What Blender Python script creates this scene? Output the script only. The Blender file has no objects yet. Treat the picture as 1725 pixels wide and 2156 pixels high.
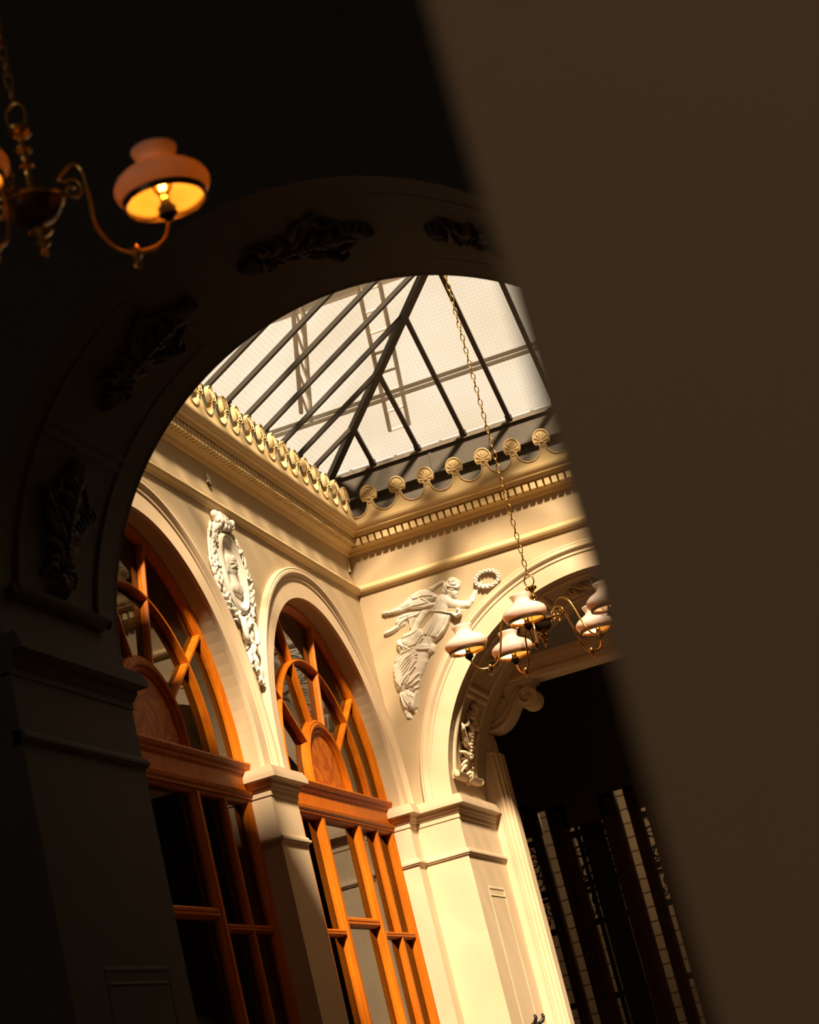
import bpy, bmesh, math, random, json
import numpy as np
from mathutils import Vector, Matrix
random.seed(7)
rng = np.random.default_rng(7)
PI = math.pi
scene = bpy.context.scene
COL = scene.collection

# ------------------------------------------------------------------ materials
def nodes_of(name):
    m = bpy.data.materials.new(name); m.use_nodes = True
    nt = m.node_tree; nt.nodes.clear()
    out = nt.nodes.new('ShaderNodeOutputMaterial')
    return m, nt, out

def mat(name, col, rough=.6, metal=0.0, var=.06, scale=3.0, bump=0.0, bscale=40.0, spec=.3, coat=0.0):
    m, nt, out = nodes_of(name)
    b = nt.nodes.new('ShaderNodeBsdfPrincipled')
    tc = nt.nodes.new('ShaderNodeTexCoord')
    n = nt.nodes.new('ShaderNodeTexNoise'); n.inputs['Scale'].default_value = scale; n.inputs['Detail'].default_value = 5
    nt.links.new(tc.outputs['Object'], n.inputs['Vector'])
    mx = nt.nodes.new('ShaderNodeMix'); mx.data_type = 'RGBA'
    c = list(col)
    mx.inputs[6].default_value = [max(0, v*(1-var*1.4)) for v in c] + [1]
    mx.inputs[7].default_value = [min(1, v*(1+var)) for v in c] + [1]
    nt.links.new(n.outputs['Fac'], mx.inputs[0])
    nt.links.new(mx.outputs[2], b.inputs['Base Color'])
    b.inputs['Roughness'].default_value = rough
    b.inputs['Metallic'].default_value = metal
    b.inputs['Specular IOR Level'].default_value = spec
    b.inputs['Coat Weight'].default_value = coat
    if bump > 0:
        n2 = nt.nodes.new('ShaderNodeTexNoise'); n2.inputs['Scale'].default_value = bscale; n2.inputs['Detail'].default_value = 6
        nt.links.new(tc.outputs['Object'], n2.inputs['Vector'])
        bp = nt.nodes.new('ShaderNodeBump'); bp.inputs['Strength'].default_value = bump; bp.inputs['Distance'].default_value = .01
        nt.links.new(n2.outputs['Fac'], bp.inputs['Height'])
        nt.links.new(bp.outputs['Normal'], b.inputs['Normal'])
    nt.links.new(b.outputs['BSDF'], out.inputs['Surface'])
    return m

def wood_mat(name, dark, light, burl=False, rough=.48):
    m, nt, out = nodes_of(name)
    b = nt.nodes.new('ShaderNodeBsdfPrincipled')
    tc = nt.nodes.new('ShaderNodeTexCoord')
    mp = nt.nodes.new('ShaderNodeMapping')
    mp.inputs['Scale'].default_value = (3, 4, 4) if burl else (14, 14, 1.2)
    nt.links.new(tc.outputs['Object'], mp.inputs['Vector'])
    n = nt.nodes.new('ShaderNodeTexNoise')
    n.inputs['Scale'].default_value = 1.3 if burl else 2.2
    n.inputs['Detail'].default_value = 3 if burl else 6
    n.inputs['Distortion'].default_value = 1.6 if burl else .3
    nt.links.new(mp.outputs['Vector'], n.inputs['Vector'])
    ramp = nt.nodes.new('ShaderNodeValToRGB')
    if burl:
        mul = nt.nodes.new('ShaderNodeMath'); mul.operation = 'MULTIPLY'; mul.inputs[1].default_value = 9.0
        fr = nt.nodes.new('ShaderNodeMath'); fr.operation = 'PINGPONG'; fr.inputs[1].default_value = 1.0
        nt.links.new(n.outputs['Fac'], mul.inputs[0]); nt.links.new(mul.outputs[0], fr.inputs[0])
        nt.links.new(fr.outputs[0], ramp.inputs['Fac'])
    else:
        nt.links.new(n.outputs['Fac'], ramp.inputs['Fac'])
    ramp.color_ramp.elements[0].position = .25; ramp.color_ramp.elements[0].color = (*dark, 1)
    ramp.color_ramp.elements[1].position = .75; ramp.color_ramp.elements[1].color = (*light, 1)
    nt.links.new(ramp.outputs['Color'], b.inputs['Base Color'])
    b.inputs['Roughness'].default_value = rough; b.inputs['Specular IOR Level'].default_value = .10
    nt.links.new(b.outputs['BSDF'], out.inputs['Surface'])
    return m

def glass_mat(name, tint=(.8, .8, .75), ior=1.5):
    """thin window glass: fresnel mirror over clear transmission"""
    m, nt, out = nodes_of(name)
    fr = nt.nodes.new('ShaderNodeFresnel'); fr.inputs['IOR'].default_value = ior
    tr = nt.nodes.new('ShaderNodeBsdfTransparent'); tr.inputs['Color'].default_value = (*tint, 1)
    gl = nt.nodes.new('ShaderNodeBsdfGlossy'); gl.inputs['Roughness'].default_value = .012
    mx = nt.nodes.new('ShaderNodeMixShader')
    nt.links.new(fr.outputs[0], mx.inputs[0]); nt.links.new(tr.outputs[0], mx.inputs[1]); nt.links.new(gl.outputs[0], mx.inputs[2])
    nt.links.new(mx.outputs[0], out.inputs['Surface'])
    return m

def skyglass_mat(name, axis):
    """wired cast glass of the skylight: part clear, part diffusing, with a fine wire grid inside"""
    m, nt, out = nodes_of(name)
    tc = nt.nodes.new('ShaderNodeTexCoord'); sp = nt.nodes.new('ShaderNodeSeparateXYZ')
    nt.links.new(tc.outputs['Object'], sp.inputs[0])
    def line(o, pitch, wd):
        a = nt.nodes.new('ShaderNodeMath'); a.operation = 'DIVIDE'; a.inputs[1].default_value = pitch
        f = nt.nodes.new('ShaderNodeMath'); f.operation = 'FRACT'
        c = nt.nodes.new('ShaderNodeMath'); c.operation = 'LESS_THAN'; c.inputs[1].default_value = wd
        nt.links.new(o, a.inputs[0]); nt.links.new(a.outputs[0], f.inputs[0]); nt.links.new(f.outputs[0], c.inputs[0])
        return c.outputs[0]
    l1 = line(sp.outputs[axis], .028, .12); l2 = line(sp.outputs[2], .016, .12)
    mxl = nt.nodes.new('ShaderNodeMath'); mxl.operation = 'MAXIMUM'
    nt.links.new(l1, mxl.inputs[0]); nt.links.new(l2, mxl.inputs[1])
    nz = nt.nodes.new('ShaderNodeTexNoise'); nz.inputs['Scale'].default_value = 1.6; nz.inputs['Detail'].default_value = 4
    nt.links.new(tc.outputs['Object'], nz.inputs['Vector'])
    cr = nt.nodes.new('ShaderNodeValToRGB')
    cr.color_ramp.elements[0].position = .3; cr.color_ramp.elements[0].color = (.86, .80, .70, 1)
    cr.color_ramp.elements[1].position = .7; cr.color_ramp.elements[1].color = (.97, .95, .90, 1)
    nt.links.new(nz.outputs['Fac'], cr.inputs['Fac'])
    mc = nt.nodes.new('ShaderNodeMix'); mc.data_type = 'RGBA'
    k = nt.nodes.new('ShaderNodeMath'); k.operation = 'MULTIPLY'; k.inputs[1].default_value = .22
    nt.links.new(mxl.outputs[0], k.inputs[0]); nt.links.new(k.outputs[0], mc.inputs[0])
    nt.links.new(cr.outputs['Color'], mc.inputs[6]); mc.inputs[7].default_value = (.35, .30, .24, 1)
    tr = nt.nodes.new('ShaderNodeBsdfTransparent'); tl = nt.nodes.new('ShaderNodeBsdfTranslucent')
    nt.links.new(mc.outputs[2], tr.inputs['Color']); nt.links.new(mc.outputs[2], tl.inputs['Color'])
    mx = nt.nodes.new('ShaderNodeMixShader'); mx.inputs[0].default_value = .04
    nt.links.new(tr.outputs[0], mx.inputs[1]); nt.links.new(tl.outputs[0], mx.inputs[2])
    nt.links.new(mx.outputs[0], out.inputs['Surface'])
    return m

def opal_mat(name):
    m, nt, out = nodes_of(name)
    b = nt.nodes.new('ShaderNodeBsdfPrincipled'); b.inputs['Base Color'].default_value = (.90, .85, .79, 1)
    b.inputs['Roughness'].default_value = .12; b.inputs['Specular IOR Level'].default_value = .5
    t = nt.nodes.new('ShaderNodeBsdfTranslucent'); t.inputs['Color'].default_value = (.98, .76, .46, 1)
    m1 = nt.nodes.new('ShaderNodeMixShader'); m1.inputs[0].default_value = .32
    nt.links.new(b.outputs[0], m1.inputs[1]); nt.links.new(t.outputs[0], m1.inputs[2])
    nt.links.new(m1.outputs[0], out.inputs['Surface'])
    return m

def emit_mat(name, col, s):
    m, nt, out = nodes_of(name)
    e = nt.nodes.new('ShaderNodeEmission'); e.inputs['Color'].default_value = (*col, 1); e.inputs['Strength'].default_value = s
    nt.links.new(e.outputs[0], out.inputs['Surface'])
    return m

def stone_mat(name):
    m, nt, out = nodes_of(name)
    b = nt.nodes.new('ShaderNodeBsdfPrincipled'); b.inputs['Roughness'].default_value = .8
    tc = nt.nodes.new('ShaderNodeTexCoord'); sp = nt.nodes.new('ShaderNodeSeparateXYZ'); cb = nt.nodes.new('ShaderNodeCombineXYZ')
    nt.links.new(tc.outputs['Object'], sp.inputs[0]); nt.links.new(sp.outputs[0], cb.inputs[0]); nt.links.new(sp.outputs[2], cb.inputs[1])
    br = nt.nodes.new('ShaderNodeTexBrick')
    br.inputs['Color1'].default_value = (.50, .36, .22, 1); br.inputs['Color2'].default_value = (.42, .29, .17, 1); br.inputs['Mortar'].default_value = (.10, .07, .045, 1)
    br.inputs['Scale'].default_value = 1.0; br.inputs['Mortar Size'].default_value = .008
    br.inputs['Brick Width'].default_value = 6.0; br.inputs['Row Height'].default_value = .14
    nt.links.new(cb.outputs[0], br.inputs['Vector']); nt.links.new(br.outputs['Color'], b.inputs['Base Color'])
    nt.links.new(b.outputs[0], out.inputs['Surface'])
    return m

M = {}
M['wall'] = mat('painted_plaster', (.485, .372, .232), .75, var=.05, scale=2.2, bump=.05, bscale=25)
M['cream'] = mat('cream_plaster', (.69, .535, .36), .65, var=.06, scale=3.5, bump=.05, bscale=30)
M['gold'] = mat('ochre_moulding_paint', (.70, .52, .265), .6, var=.08, scale=6, bump=.04, bscale=60)
M['relief'] = mat('white_stucco', (.74, .68, .58), .6, var=.03, scale=8, bump=.05, bscale=80)
M['wood'] = wood_mat('varnished_oak', (.42, .09, .004), (.60, .165, .006))
M['burl'] = wood_mat('burr_veneer', (.36, .07, .004), (.54, .14, .006), burl=True)
M['darkwood'] = wood_mat('dark_stained_wood', (.035, .014, .005), (.085, .035, .012))
M['glass'] = glass_mat('window_glass')
M['skyx'] = skyglass_mat('wired_glass_end', 0)
M['skyy'] = skyglass_mat('wired_glass_side', 1)
M['bar'] = mat('dark_grey_iron', (.045, .038, .03), .55, metal=.0, var=.2, scale=20, spec=.4)
M['lead'] = mat('grey_lead_sheet', (.11, .095, .078), .55, metal=.2, var=.35, scale=5, bump=.1, bscale=12)
M['zinc'] = mat('worn_zinc', (.20, .17, .13), .55, metal=.3, var=.4, scale=18, bump=.15, bscale=40)
M['brass'] = mat('polished_brass', (.78, .44, .10), .16, metal=1.0, var=.1, scale=30)
M['bronze'] = mat('dark_bronze', (.10, .06, .025), .35, metal=.8, var=.2, scale=30)
M['black'] = mat('black_bakelite', (.012, .010, .009), .35, var=.2)
M['opal'] = opal_mat('opal_glass')
M['filament'] = emit_mat('glowing_filament', (1.0, .50, .12), 60)
M['iron'] = mat('wrought_iron', (.010, .008, .007), .5, var=.2)
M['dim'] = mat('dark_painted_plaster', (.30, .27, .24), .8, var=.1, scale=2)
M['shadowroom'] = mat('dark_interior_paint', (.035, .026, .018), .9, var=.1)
M['shade_plaster'] = mat('shade_darkened_plaster', (.085, .071, .058), .8, var=.08, scale=3, bump=.05, bscale=30)  # near arch's cream plaster darkened, its shade put into the colour
M['pier'] = mat('brown_painted_pier', (.40, .275, .165), .8, var=.03, scale=2)
M['floor'] = mat('mosaic_stone', (.42, .33, .24), .5, var=.2, scale=14)
M['stone'] = stone_mat('coursed_stone')
M['blind'] = mat('venetian_slat', (.55, .45, .28), .6, var=.05)
M['steel'] = mat('pale_steel_plate', (.75, .66, .55), .4, var=.1)
M['curtainwall'] = mat('roof_steel', (.85, .76, .62), .7, var=.1)

# ------------------------------------------------------------------ mesh builder
class MB:
    def __init__(s): s.v = []; s.f = []
    def add(s, vs, fs):
        b = len(s.v); s.v.extend([tuple(map(float, p)) for p in vs]); s.f.extend([tuple(b+i for i in f) for f in fs])
    def quad(s, a, b, c, d): s.add([a, b, c, d], [(0, 1, 2, 3)])
    def box(s, x0, x1, y0, y1, z0, z1, fn=None):
        vs = [(x, y, z) for x in (x0, x1) for y in (y0, y1) for z in (z0, z1)]
        if fn: vs = [fn(*p) for p in vs]
        s.add(vs, [(0, 1, 3, 2), (4, 6, 7, 5), (0, 4, 5, 1), (2, 3, 7, 6), (0, 2, 6, 4), (1, 5, 7, 3)])
    def loft(s, rings, close_ring=True, caps=True, close_path=False):
        n = len(rings[0]); b = len(s.v)
        for r in rings: s.v.extend([tuple(map(float, p)) for p in r])
        m = len(rings)
        for i in range(m if close_path else m-1):
            j = (i+1) % m
            for k in range(n if close_ring else n-1):
                l = (k+1) % n
                s.f.append((b+i*n+k, b+i*n+l, b+j*n+l, b+j*n+k))
        if caps and close_ring and not close_path:
            s.f.append(tuple(b+k for k in range(n))); s.f.append(tuple(b+(m-1)*n+k for k in reversed(range(n))))
    def tube(s, pts, r, n=10, closed=False):
        P = [Vector(p) for p in pts]; m = len(P)
        rs = r if isinstance(r, (list, tuple)) else [r]*m
        T = []
        for i in range(m):
            a = P[(i-1) % m] if (closed or i > 0) else P[i]; c = P[(i+1) % m] if (closed or i < m-1) else P[i]
            T.append((c-a).normalized())
        up = Vector((0, 0, 1)) if abs(T[0].z) < .9 else Vector((1, 0, 0))
        x = T[0].cross(up).normalized(); rings = []
        for i in range(m):
            x = (x - T[i]*x.dot(T[i])).normalized(); y = T[i].cross(x)
            rings.append([P[i] + (x*math.cos(2*PI*k/n) + y*math.sin(2*PI*k/n))*rs[i] for k in range(n)])
        s.loft(rings, True, not closed, closed)
    def lathe(s, prof, n=28, c=(0, 0, 0), closed=False):
        rings = [[(c[0]+r*math.cos(2*PI*k/n), c[1]+r*math.sin(2*PI*k/n), c[2]+z) for k in range(n)] for r, z in prof]
        s.loft(rings, True, not closed, closed)
    def prism(s, poly, fn, d0, d1):
        n = len(poly)
        a = [fn(u, d0, z) for u, z in poly]; b = [fn(u, d1, z) for u, z in poly]
        s.add(a+b, [tuple(range(n)), tuple(reversed(range(n, 2*n)))] + [(i, (i+1) % n, n+(i+1) % n, n+i) for i in range(n)])
    def build(s, name, material, parent=None, smooth=False, angle=None):
        me = bpy.data.meshes.new(name); me.from_pydata(s.v, [], s.f)
        bm = bmesh.new(); bm.from_mesh(me)
        bmesh.ops.recalc_face_normals(bm, faces=bm.faces)
        bm.to_mesh(me); bm.free()
        me.materials.append(material)
        if smooth:
            me.polygons.foreach_set('use_smooth', [True]*len(me.polygons))
            if angle is not None:
                try: me.set_sharp_from_angle(angle=math.radians(angle))
                except Exception: pass
        o = bpy.data.objects.new(name, me); COL.objects.link(o)
        if parent is not None: attach(o, parent)
        return o

def attach(o, parent):
    o.parent = parent
    mw = Matrix.Identity(4); p = parent
    chain = []
    while p is not None: chain.append(p); p = p.parent
    for q in reversed(chain): mw = mw @ q.matrix_parent_inverse @ q.matrix_basis
    o.matrix_parent_inverse = mw.inverted()

def tag(o, label=None, cat=None, group=None, kind=None):
    if label: o['label'] = label
    if cat: o['category'] = cat
    if group: o['group'] = group
    if kind: o['kind'] = kind
    return o

def empty(name, loc, label, cat, group=None, kind=None):
    o = bpy.data.objects.new(name, None); COL.objects.link(o)
    o.location = loc; o.empty_display_size = .1
    return tag(o, label, cat, group, kind)

def copy_tree(o, parent=None):
    c = o.copy(); COL.objects.link(c)
    if parent is not None: c.parent = parent
    for ch in list(o.children): copy_tree(ch, c)
    return c

# ------------------------------------------------------------------ layout (metres)
CX, CY = 3.214, -5.494          # court: x 0..CX, y CY..0
ZT = 5.461                      # cornice top
ZS = 5.903                      # skylight sill
def LEFT(u, d, z): return (d, u, z)            # wall x=0, u along y, d into the court
def BACK(u, d, z): return (u, -d, z)           # wall y=0
def RIGHT(u, d, z): return (CX-d, u, z)
def FRONT(u, d, z): return (u, CY+d, z)

R_S, SPR_S = 1.18, 3.535        # side (window) arches
R_E, SPR_E = 1.30, 3.40         # end arch, far
R_N, SPR_N = 1.287, 3.575                    # end arch, near
YC2, YC1 = -1.359, -4.135       # centres of the two window arches
XC = 1.607

def arc_pts(uc, R, zs, zb, n=56):
    pts = []
    if zb < zs: pts.append((uc+R, zb, 1, 0))
    for i in range(n+1):
        a = PI*i/n; pts.append((uc+R*math.cos(a), zs+R*math.sin(a), math.cos(a), math.sin(a)))
    if zb < zs: pts.append((uc-R, zb, -1, 0))
    return pts

def arch_wall(mb, fn, u0, u1, z0, z1, ops, df, db, n=56):
    us = [(u0, None)]
    for uc, R, zs in sorted(ops):
        for i in range(n+1):
            a = PI*(1-i/n); us.append((uc+R*math.cos(a), (zs+R*math.sin(a), i, uc, R, zs)))
    us.append((u1, None))
    for d in (df, db):
        for i in range(len(us)-1):
            (a, ia), (b, ib) = us[i], us[i+1]
            inside = ia and ib and ia[2] == ib[2]
            za, zb = (ia[0], ib[0]) if inside else (z0, z0)
            mb.quad(fn(a, d, za), fn(b, d, zb), fn(b, d, z1), fn(a, d, z1))
    for uc, R, zs in ops:
        P = arc_pts(uc, R, zs, z0, n)
        for i in range(len(P)-1):
            mb.quad(fn(P[i][0], df, P[i][1]), fn(P[i+1][0], df, P[i+1][1]), fn(P[i+1][0], db, P[i+1][1]), fn(P[i][0], db, P[i][1]))
    mb.quad(fn(u0, df, z1), fn(u1, df, z1), fn(u1, db, z1), fn(u0, db, z1))
    for u in (u0, u1): mb.quad(fn(u, df, z0), fn(u, df, z1), fn(u, db, z1), fn(u, db, z0))

def arch_sweep(mb, fn, uc, R, zs, zb, prof, n=56, a0=0.0, a1=PI):
    """prof: closed polygon (dr, d) swept round an arch"""
    P = arc_pts(uc, R, zs, zb, n)
    mb.loft([[fn(u+cu*dr, d, z+cz*dr) for dr, d in prof] for u, z, cu, cz in P], True, True)

def arc_sweep(mb, fn, uc, R, zs, a0, a1, prof, n=20):
    mb.loft([[fn(uc+(R+dr)*math.cos(a), d, zs+(R+dr)*math.sin(a)) for dr, d in prof] for a in np.linspace(a0, a1, n)], True, True)

def wall_sweep(mb, fn, u0, u1, prof, mitre=True):
    """closed profile (d, z) run along a wall, mitred into the room corners"""
    A = [fn(u0+(d if mitre else 0), d, z) for d, z in prof]; B = [fn(u1-(d if mitre else 0), d, z) for d, z in prof]
    mb.loft([A, B], True, True)

def plan_sweep(mb, path, prof, caps=True):
    """profile (e, z) carried round a plan polyline, offset to its right-hand side"""
    P = [Vector(p) for p in path]; n = len(P); rings = []
    nor = []
    for i in range(n-1):
        t = (P[i+1]-P[i]).normalized(); nor.append(Vector((t.y, -t.x)))
    for i in range(n):
        if i == 0: o = nor[0]
        elif i == n-1: o = nor[-1]
        else:
            a, b = nor[i-1], nor[i]; o = (a+b); o = o / max(1e-6, (1+a.dot(b)))
        rings.append([(P[i].x+o.x*e, P[i].y+o.y*e, z) for e, z in prof])
    mb.loft(rings, True, caps)
# ------------------------------------------------------------------ light and lens settings
SKYC, SKYS, SKY_LO, SKY_HI_D = (1.0, .85, .66), 1.08, .16, (-.22, .80, .56)
SKYC_LO = (1.0, .74, .42)
SUN_E, SUN_C, SUN_A, SUN_D = 14.2, (1.0, .82, .61), 5.0, (-.36, .645, -.665)
HALL_W, PASS_W, GAL_W = 22.0, 32.0, 36.0
PIER = (3.163, -12.05)
APERTURE = .0187
EXPO = 0.0
# ------------------------------------------------------------------ shell of the court
def wall(name, fn, u0, u1, z1, ops, db, material, label, df=0.0):
    mb = MB(); arch_wall(mb, fn, u0, u1, 0, z1, ops, df, db)
    return tag(mb.build(name, material), label, 'wall', kind='structure')
w_left = wall('wall_left', LEFT, CY, 0, 5.45, [(YC2, R_S, SPR_S), (YC1, R_S, SPR_S)], -.5, M['wall'], 'beige plaster side wall of the court with two arched windows')
w_back = wall('wall_back', BACK, -.5, CX+.5, 5.45, [(XC, R_E, SPR_E)], -1.1, M['wall'], 'beige plaster end wall of the court with one open arch')
w_right = wall('wall_right', RIGHT, CY, 0, 5.45, [(YC2, R_S, SPR_S), (YC1, R_S, SPR_S)], -.5, M['wall'], 'beige plaster wall facing the arched windows')
w_front = wall('wall_front', FRONT, -.5, CX+.5, 5.45, [(XC, R_N, SPR_N)], -1.1, M['shade_plaster'], 'dark near wall whose arch frames the court')
mb = MB(); mb.box(CX+.12, CX+.2, CY, 0, 0, 4.9)  # unseen backing, set dark to cut bounce onto the windows
tag(mb.build('wall_niche', M['darkwood']), 'unseen backing of the opposite arches, darkened to cut bounce light', 'wall', kind='structure')
mb = MB(); mb.box(-3, 7, -17, 9, -.2, 0)
tag(mb.build('floor', M['floor']), 'mosaic stone floor of the arcade', 'floor', kind='structure')

# ------------------------------------------------------------------ mouldings
trim_no = [0]
def trim(mb, material, label, smooth=False, angle=None, name=None):
    trim_no[0] += 1
    return tag(mb.build(name or 'trim_%d' % trim_no[0], material, None, smooth, angle), label, 'moulding', kind='structure')

ARCHIV = [(.004, -.03), (-.0025, -.004), (-.0025, .012), (.112, .012), (.116, .020), (.126, .022), (.134, .018), (.142, .030), (.156, .040), (.172, .040), (.178, .032), (.186, .036), (.195, .028), (.195, -.02)]
for fn, uc, R, zs, zb, lab in [(LEFT, YC2, R_S, SPR_S, 3.45, 'cream moulded surround of the sunlit arched window beside the corner'),
                               (LEFT, YC1, R_S, SPR_S, 3.45, 'cream moulded surround of the shadowed arched window'),
                               (BACK, XC, R_E, SPR_E, 3.45, 'cream moulded surround of the open end arch'),
                               (RIGHT, YC2, R_S, SPR_S, 3.45, 'moulded surround of the far blind arch'),
                               (RIGHT, YC1, R_S, SPR_S, 3.45, 'moulded surround of the near blind arch'),
                               (FRONT, XC, R_N, SPR_N, 3.52, 'moulded surround on the court side of the near arch')]:
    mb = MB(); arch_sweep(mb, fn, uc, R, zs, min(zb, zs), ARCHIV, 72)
    trim(mb, M['shade_plaster'] if fn is FRONT else M['cream'], lab, True, 35)

IMPOST = [(-.02, 3.296), (.012, 3.298), (.019, 3.302), (.019, 3.332), (.026, 3.336), (.030, 3.350), (.038, 3.360), (.040, 3.378), (.048, 3.386), (.079, 3.389), (.079, 3.417), (.074, 3.419), (.074, 3.430), (.070, 3.432), (.070, 3.441), (.065, 3.443), (.065, 3.454), (-.02, 3.456)]
NECK = [(-.02, 3.034), (.013, 3.035), (.017, 3.045), (.025, 3.047), (.027, 3.055), (.034, 3.058), (.034, 3.071), (.026, 3.074), (.022, 3.088), (-.02, 3.091)]
SHAFT = [(-.02, 0), (.012, 0), (.012, 3.31), (-.02, 3.31)]
BASE = [(-.02, 0), (.05, 0), (.05, .22), (.03, .25), (.02, .28), (-.02, .28)]
ja, jb, jc = -2.955, -2.539, -.179
piers = {
 'corner pier between the lit window and the end arch': ([(-.115, jc), (0, jc), (0, 0), (.307, 0), (.307, 1.1)], 0),
 'pier standing between the two arched windows': ([(-.115, ja), (0, ja), (0, jb), (-.115, jb)], 0),
 'dark pier at the left foot of the near arch': ([(.307, CY-1.104), (.307, CY), (0, CY), (0, CY-jc), (-.115, CY-jc)], .075),
 'corner pier right of the end arch': ([(CX-.307, 1.1), (CX-.307, 0), (CX, 0), (CX, jc), (CX+.115, jc)], 0),
 'pier between the two blind arches': ([(CX+.115, jb), (CX, jb), (CX, ja), (CX+.115, ja)], 0),
 'pier at the right foot of the near arch': ([(CX+.115, CY-jc), (CX, CY-jc), (CX, CY), (CX-.307, CY), (CX-.307, CY-1.104)], .075)}
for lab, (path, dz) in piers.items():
    pm = M['shade_plaster'] if dz > 0 else M['cream']
    up = lambda pr: [(e, z+dz if z > 1 else z) for e, z in pr]
    mb = MB(); plan_sweep(mb, path, up(SHAFT))
    sh = trim(mb, pm, ('' if dz > 0 else 'cream ') + lab); sh['category'] = 'pier'
    mb = MB(); plan_sweep(mb, path, up(IMPOST)); mb.build('impost_moulding', pm, sh)
    mb = MB(); plan_sweep(mb, path, up(NECK)); mb.build('necking_band', pm, sh)
    mb = MB(); plan_sweep(mb, path, BASE); mb.build('plinth', pm, sh)

STRING = [(-.02, 4.995), (.014, 4.997), (.018, 5.006), (.034, 5.012), (.042, 5.026), (.040, 5.040), (.028, 5.046), (.020, 5.058), (-.02, 5.064)]
CORN = [(-.02, 5.285), (.010, 5.288), (.016, 5.300), (.020, 5.316), (.046, 5.326), (.054, 5.330), (.054, 5.386), (.100, 5.388), (.104, 5.396), (.110, 5.400), (.114, 5.410), (.134, 5.414), (.136, 5.424), (.150, 5.434), (.158, 5.450), (.160, 5.461), (-.02, 5.461)]
def crest_top(c0, n, uend):
    """upper edge of the scalloped cresting, as (u, z)"""
    pts = [(.155, 5.506)]
    pitch = .215
    for k in range(n):
        c = c0 + k*pitch
        if c > uend - .12: break
        for s in np.linspace(-1, 1, 25):
            du = s*pitch/2; a = abs(du)
            if a < .018: z = 5.600
            else: z = 5.506 + .094*(1-math.sqrt(max(0, 1-((pitch/2-a)/(pitch/2-.018))**2)))
            pts.append((c+du, z))
    return pts
def palmette_mesh():
    mb = MB()
    out = []
    for a in np.linspace(-.20*PI, 1.20*PI, 26): out.append((.062*math.cos(a), .070*math.sin(a)))
    ident = lambda u, d, z: (u, d, z)
    out = [(u, z) for u, z in out] + [(-.036, -.036), (-.016, -.040), (-.014, -.060), (.014, -.060), (.016, -.040), (.036, -.036)]
    mb.prism(out, ident, .0, .018)
    rim = [(.056*math.cos(a), .016+.004, .064*math.sin(a)) for a in np.linspace(-.18*PI, 1.18*PI, 24)]
    mb.tube(rim, .006, 6)
    for k in range(7):
        a = PI*(.02+.96*k/6); r0, r1 = .018, .052
        mb.tube([(r*math.cos(a), .019, -.026+ (r+.008)*math.sin(a)*1.15+.004) for r in np.linspace(r0-.012, r1+.002, 6)], [.003, .005, .007, .008, .008, .004], 6)
    mb.lathe([(0, .012), (.012, .008), (.016, 0)], 10, (0, .018, -.030))
    for s in (-1, 1): mb.tube([(s*(.006+.020*t), .018, -.046+.012*math.sin(t*PI)) for t in np.linspace(0, 1, 6)], .006, 6)
    return mb
pal_me = palmette_mesh().build('palmette', M['gold'], None, True, 40)
pal_mesh = pal_me.data; bpy.data.objects.remove(pal_me)
def place_basis(fn, u, d, z):
    o = Vector(fn(u, d, z)); X = (Vector(fn(u+1, d, z))-o); Y = (Vector(fn(u, d+1, z))-o); Z = Vector((0, 0, 1))
    m = Matrix.Identity(4)
    for i in range(3): m[i][0], m[i][1], m[i][2], m[i][3] = X[i], Y[i], Z[i], o[i]
    return m
for fn, side, L, flip in [(LEFT, 'window', -CY, True), (BACK, 'end', CX, False), (RIGHT, 'opposite', -CY, True), (FRONT, 'near', CX, False)]:
    g = (lambda u, d, z, fn=fn, flip=flip: fn(-u if flip else u, d, z))
    mb = MB(); wall_sweep(mb, g, 0, L, STRING)
    trim(mb, M['gold'], 'ochre string moulding below the cornice on the %s wall' % side, True, 30)
    mb = MB(); wall_sweep(mb, g, 0, L, CORN)
    co = trim(mb, M['gold'], 'ochre dentilled cornice with palmette cresting on the %s wall' % side, True, 30)
    mb = MB(); u = .096
    while u < L-.09:
        mb.box(u, u+.037, .05, .095, 5.330, 5.380, g); u += .0525
    mb.build('dentil_course', M['gold'], co)
    pts = crest_top(.289, 40, L)
    pts += [(L-.155, 5.506)]
    mb = MB(); poly = pts + [(L-.155, 5.455), (.155, 5.455)]
    a = [g(u, .125, z) for u, z in pts]; b = [g(u, .155, z) for u, z in pts]; a2 = [g(u, .125, 5.455) for u, z in pts]; b2 = [g(u, .155, 5.455) for u, z in pts]
    mb.loft([[p, q, r, s] for p, q, r, s in zip(a, b, b2, a2)], True, True)
    cr = mb.build('cresting', M['gold'], co)
    mb = MB(); mb.tube([g(u, .157, z-.004) for u, z in pts], .006, 6); mb.build('scallop_bead', M['gold'], cr, True)
    k = 0
    while .289+.215*k < L-.2:
        p = bpy.data.objects.new('palmette', pal_mesh); COL.objects.link(p)
        p.matrix_world = place_basis(g, .289+.215*k, .142, 5.640)
        attach(p, cr); k += 1
    # lead gutter wall between cornice and skylight
    mb = MB()
    mb.box(-.5, L+.5, -.5, -.055, 5.44, 5.70, g); mb.box(-.5, L+.5, -.5, -.012, 5.685, 5.865, g)
    mb.box(0.01, L-.01, -.02, .004, 5.690, 5.700, g)
    for uu in np.arange(.75, L-.3, 1.28): mb.box(uu, uu+.02, -.02, -.006, 5.70, 5.865, g)
    gu = trim(mb, M['lead'], 'dark grey lead gutter above the cresting on the %s wall' % side)
    mb = MB(); mb.box(-.1, L+.1, -.5, .012, 5.868, 5.884, g); mb.box(-.1, L+.1, -.5, -.03, 5.884, 5.912, g)
    mb.build('sill_flashing', M['zinc'], gu)

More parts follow.
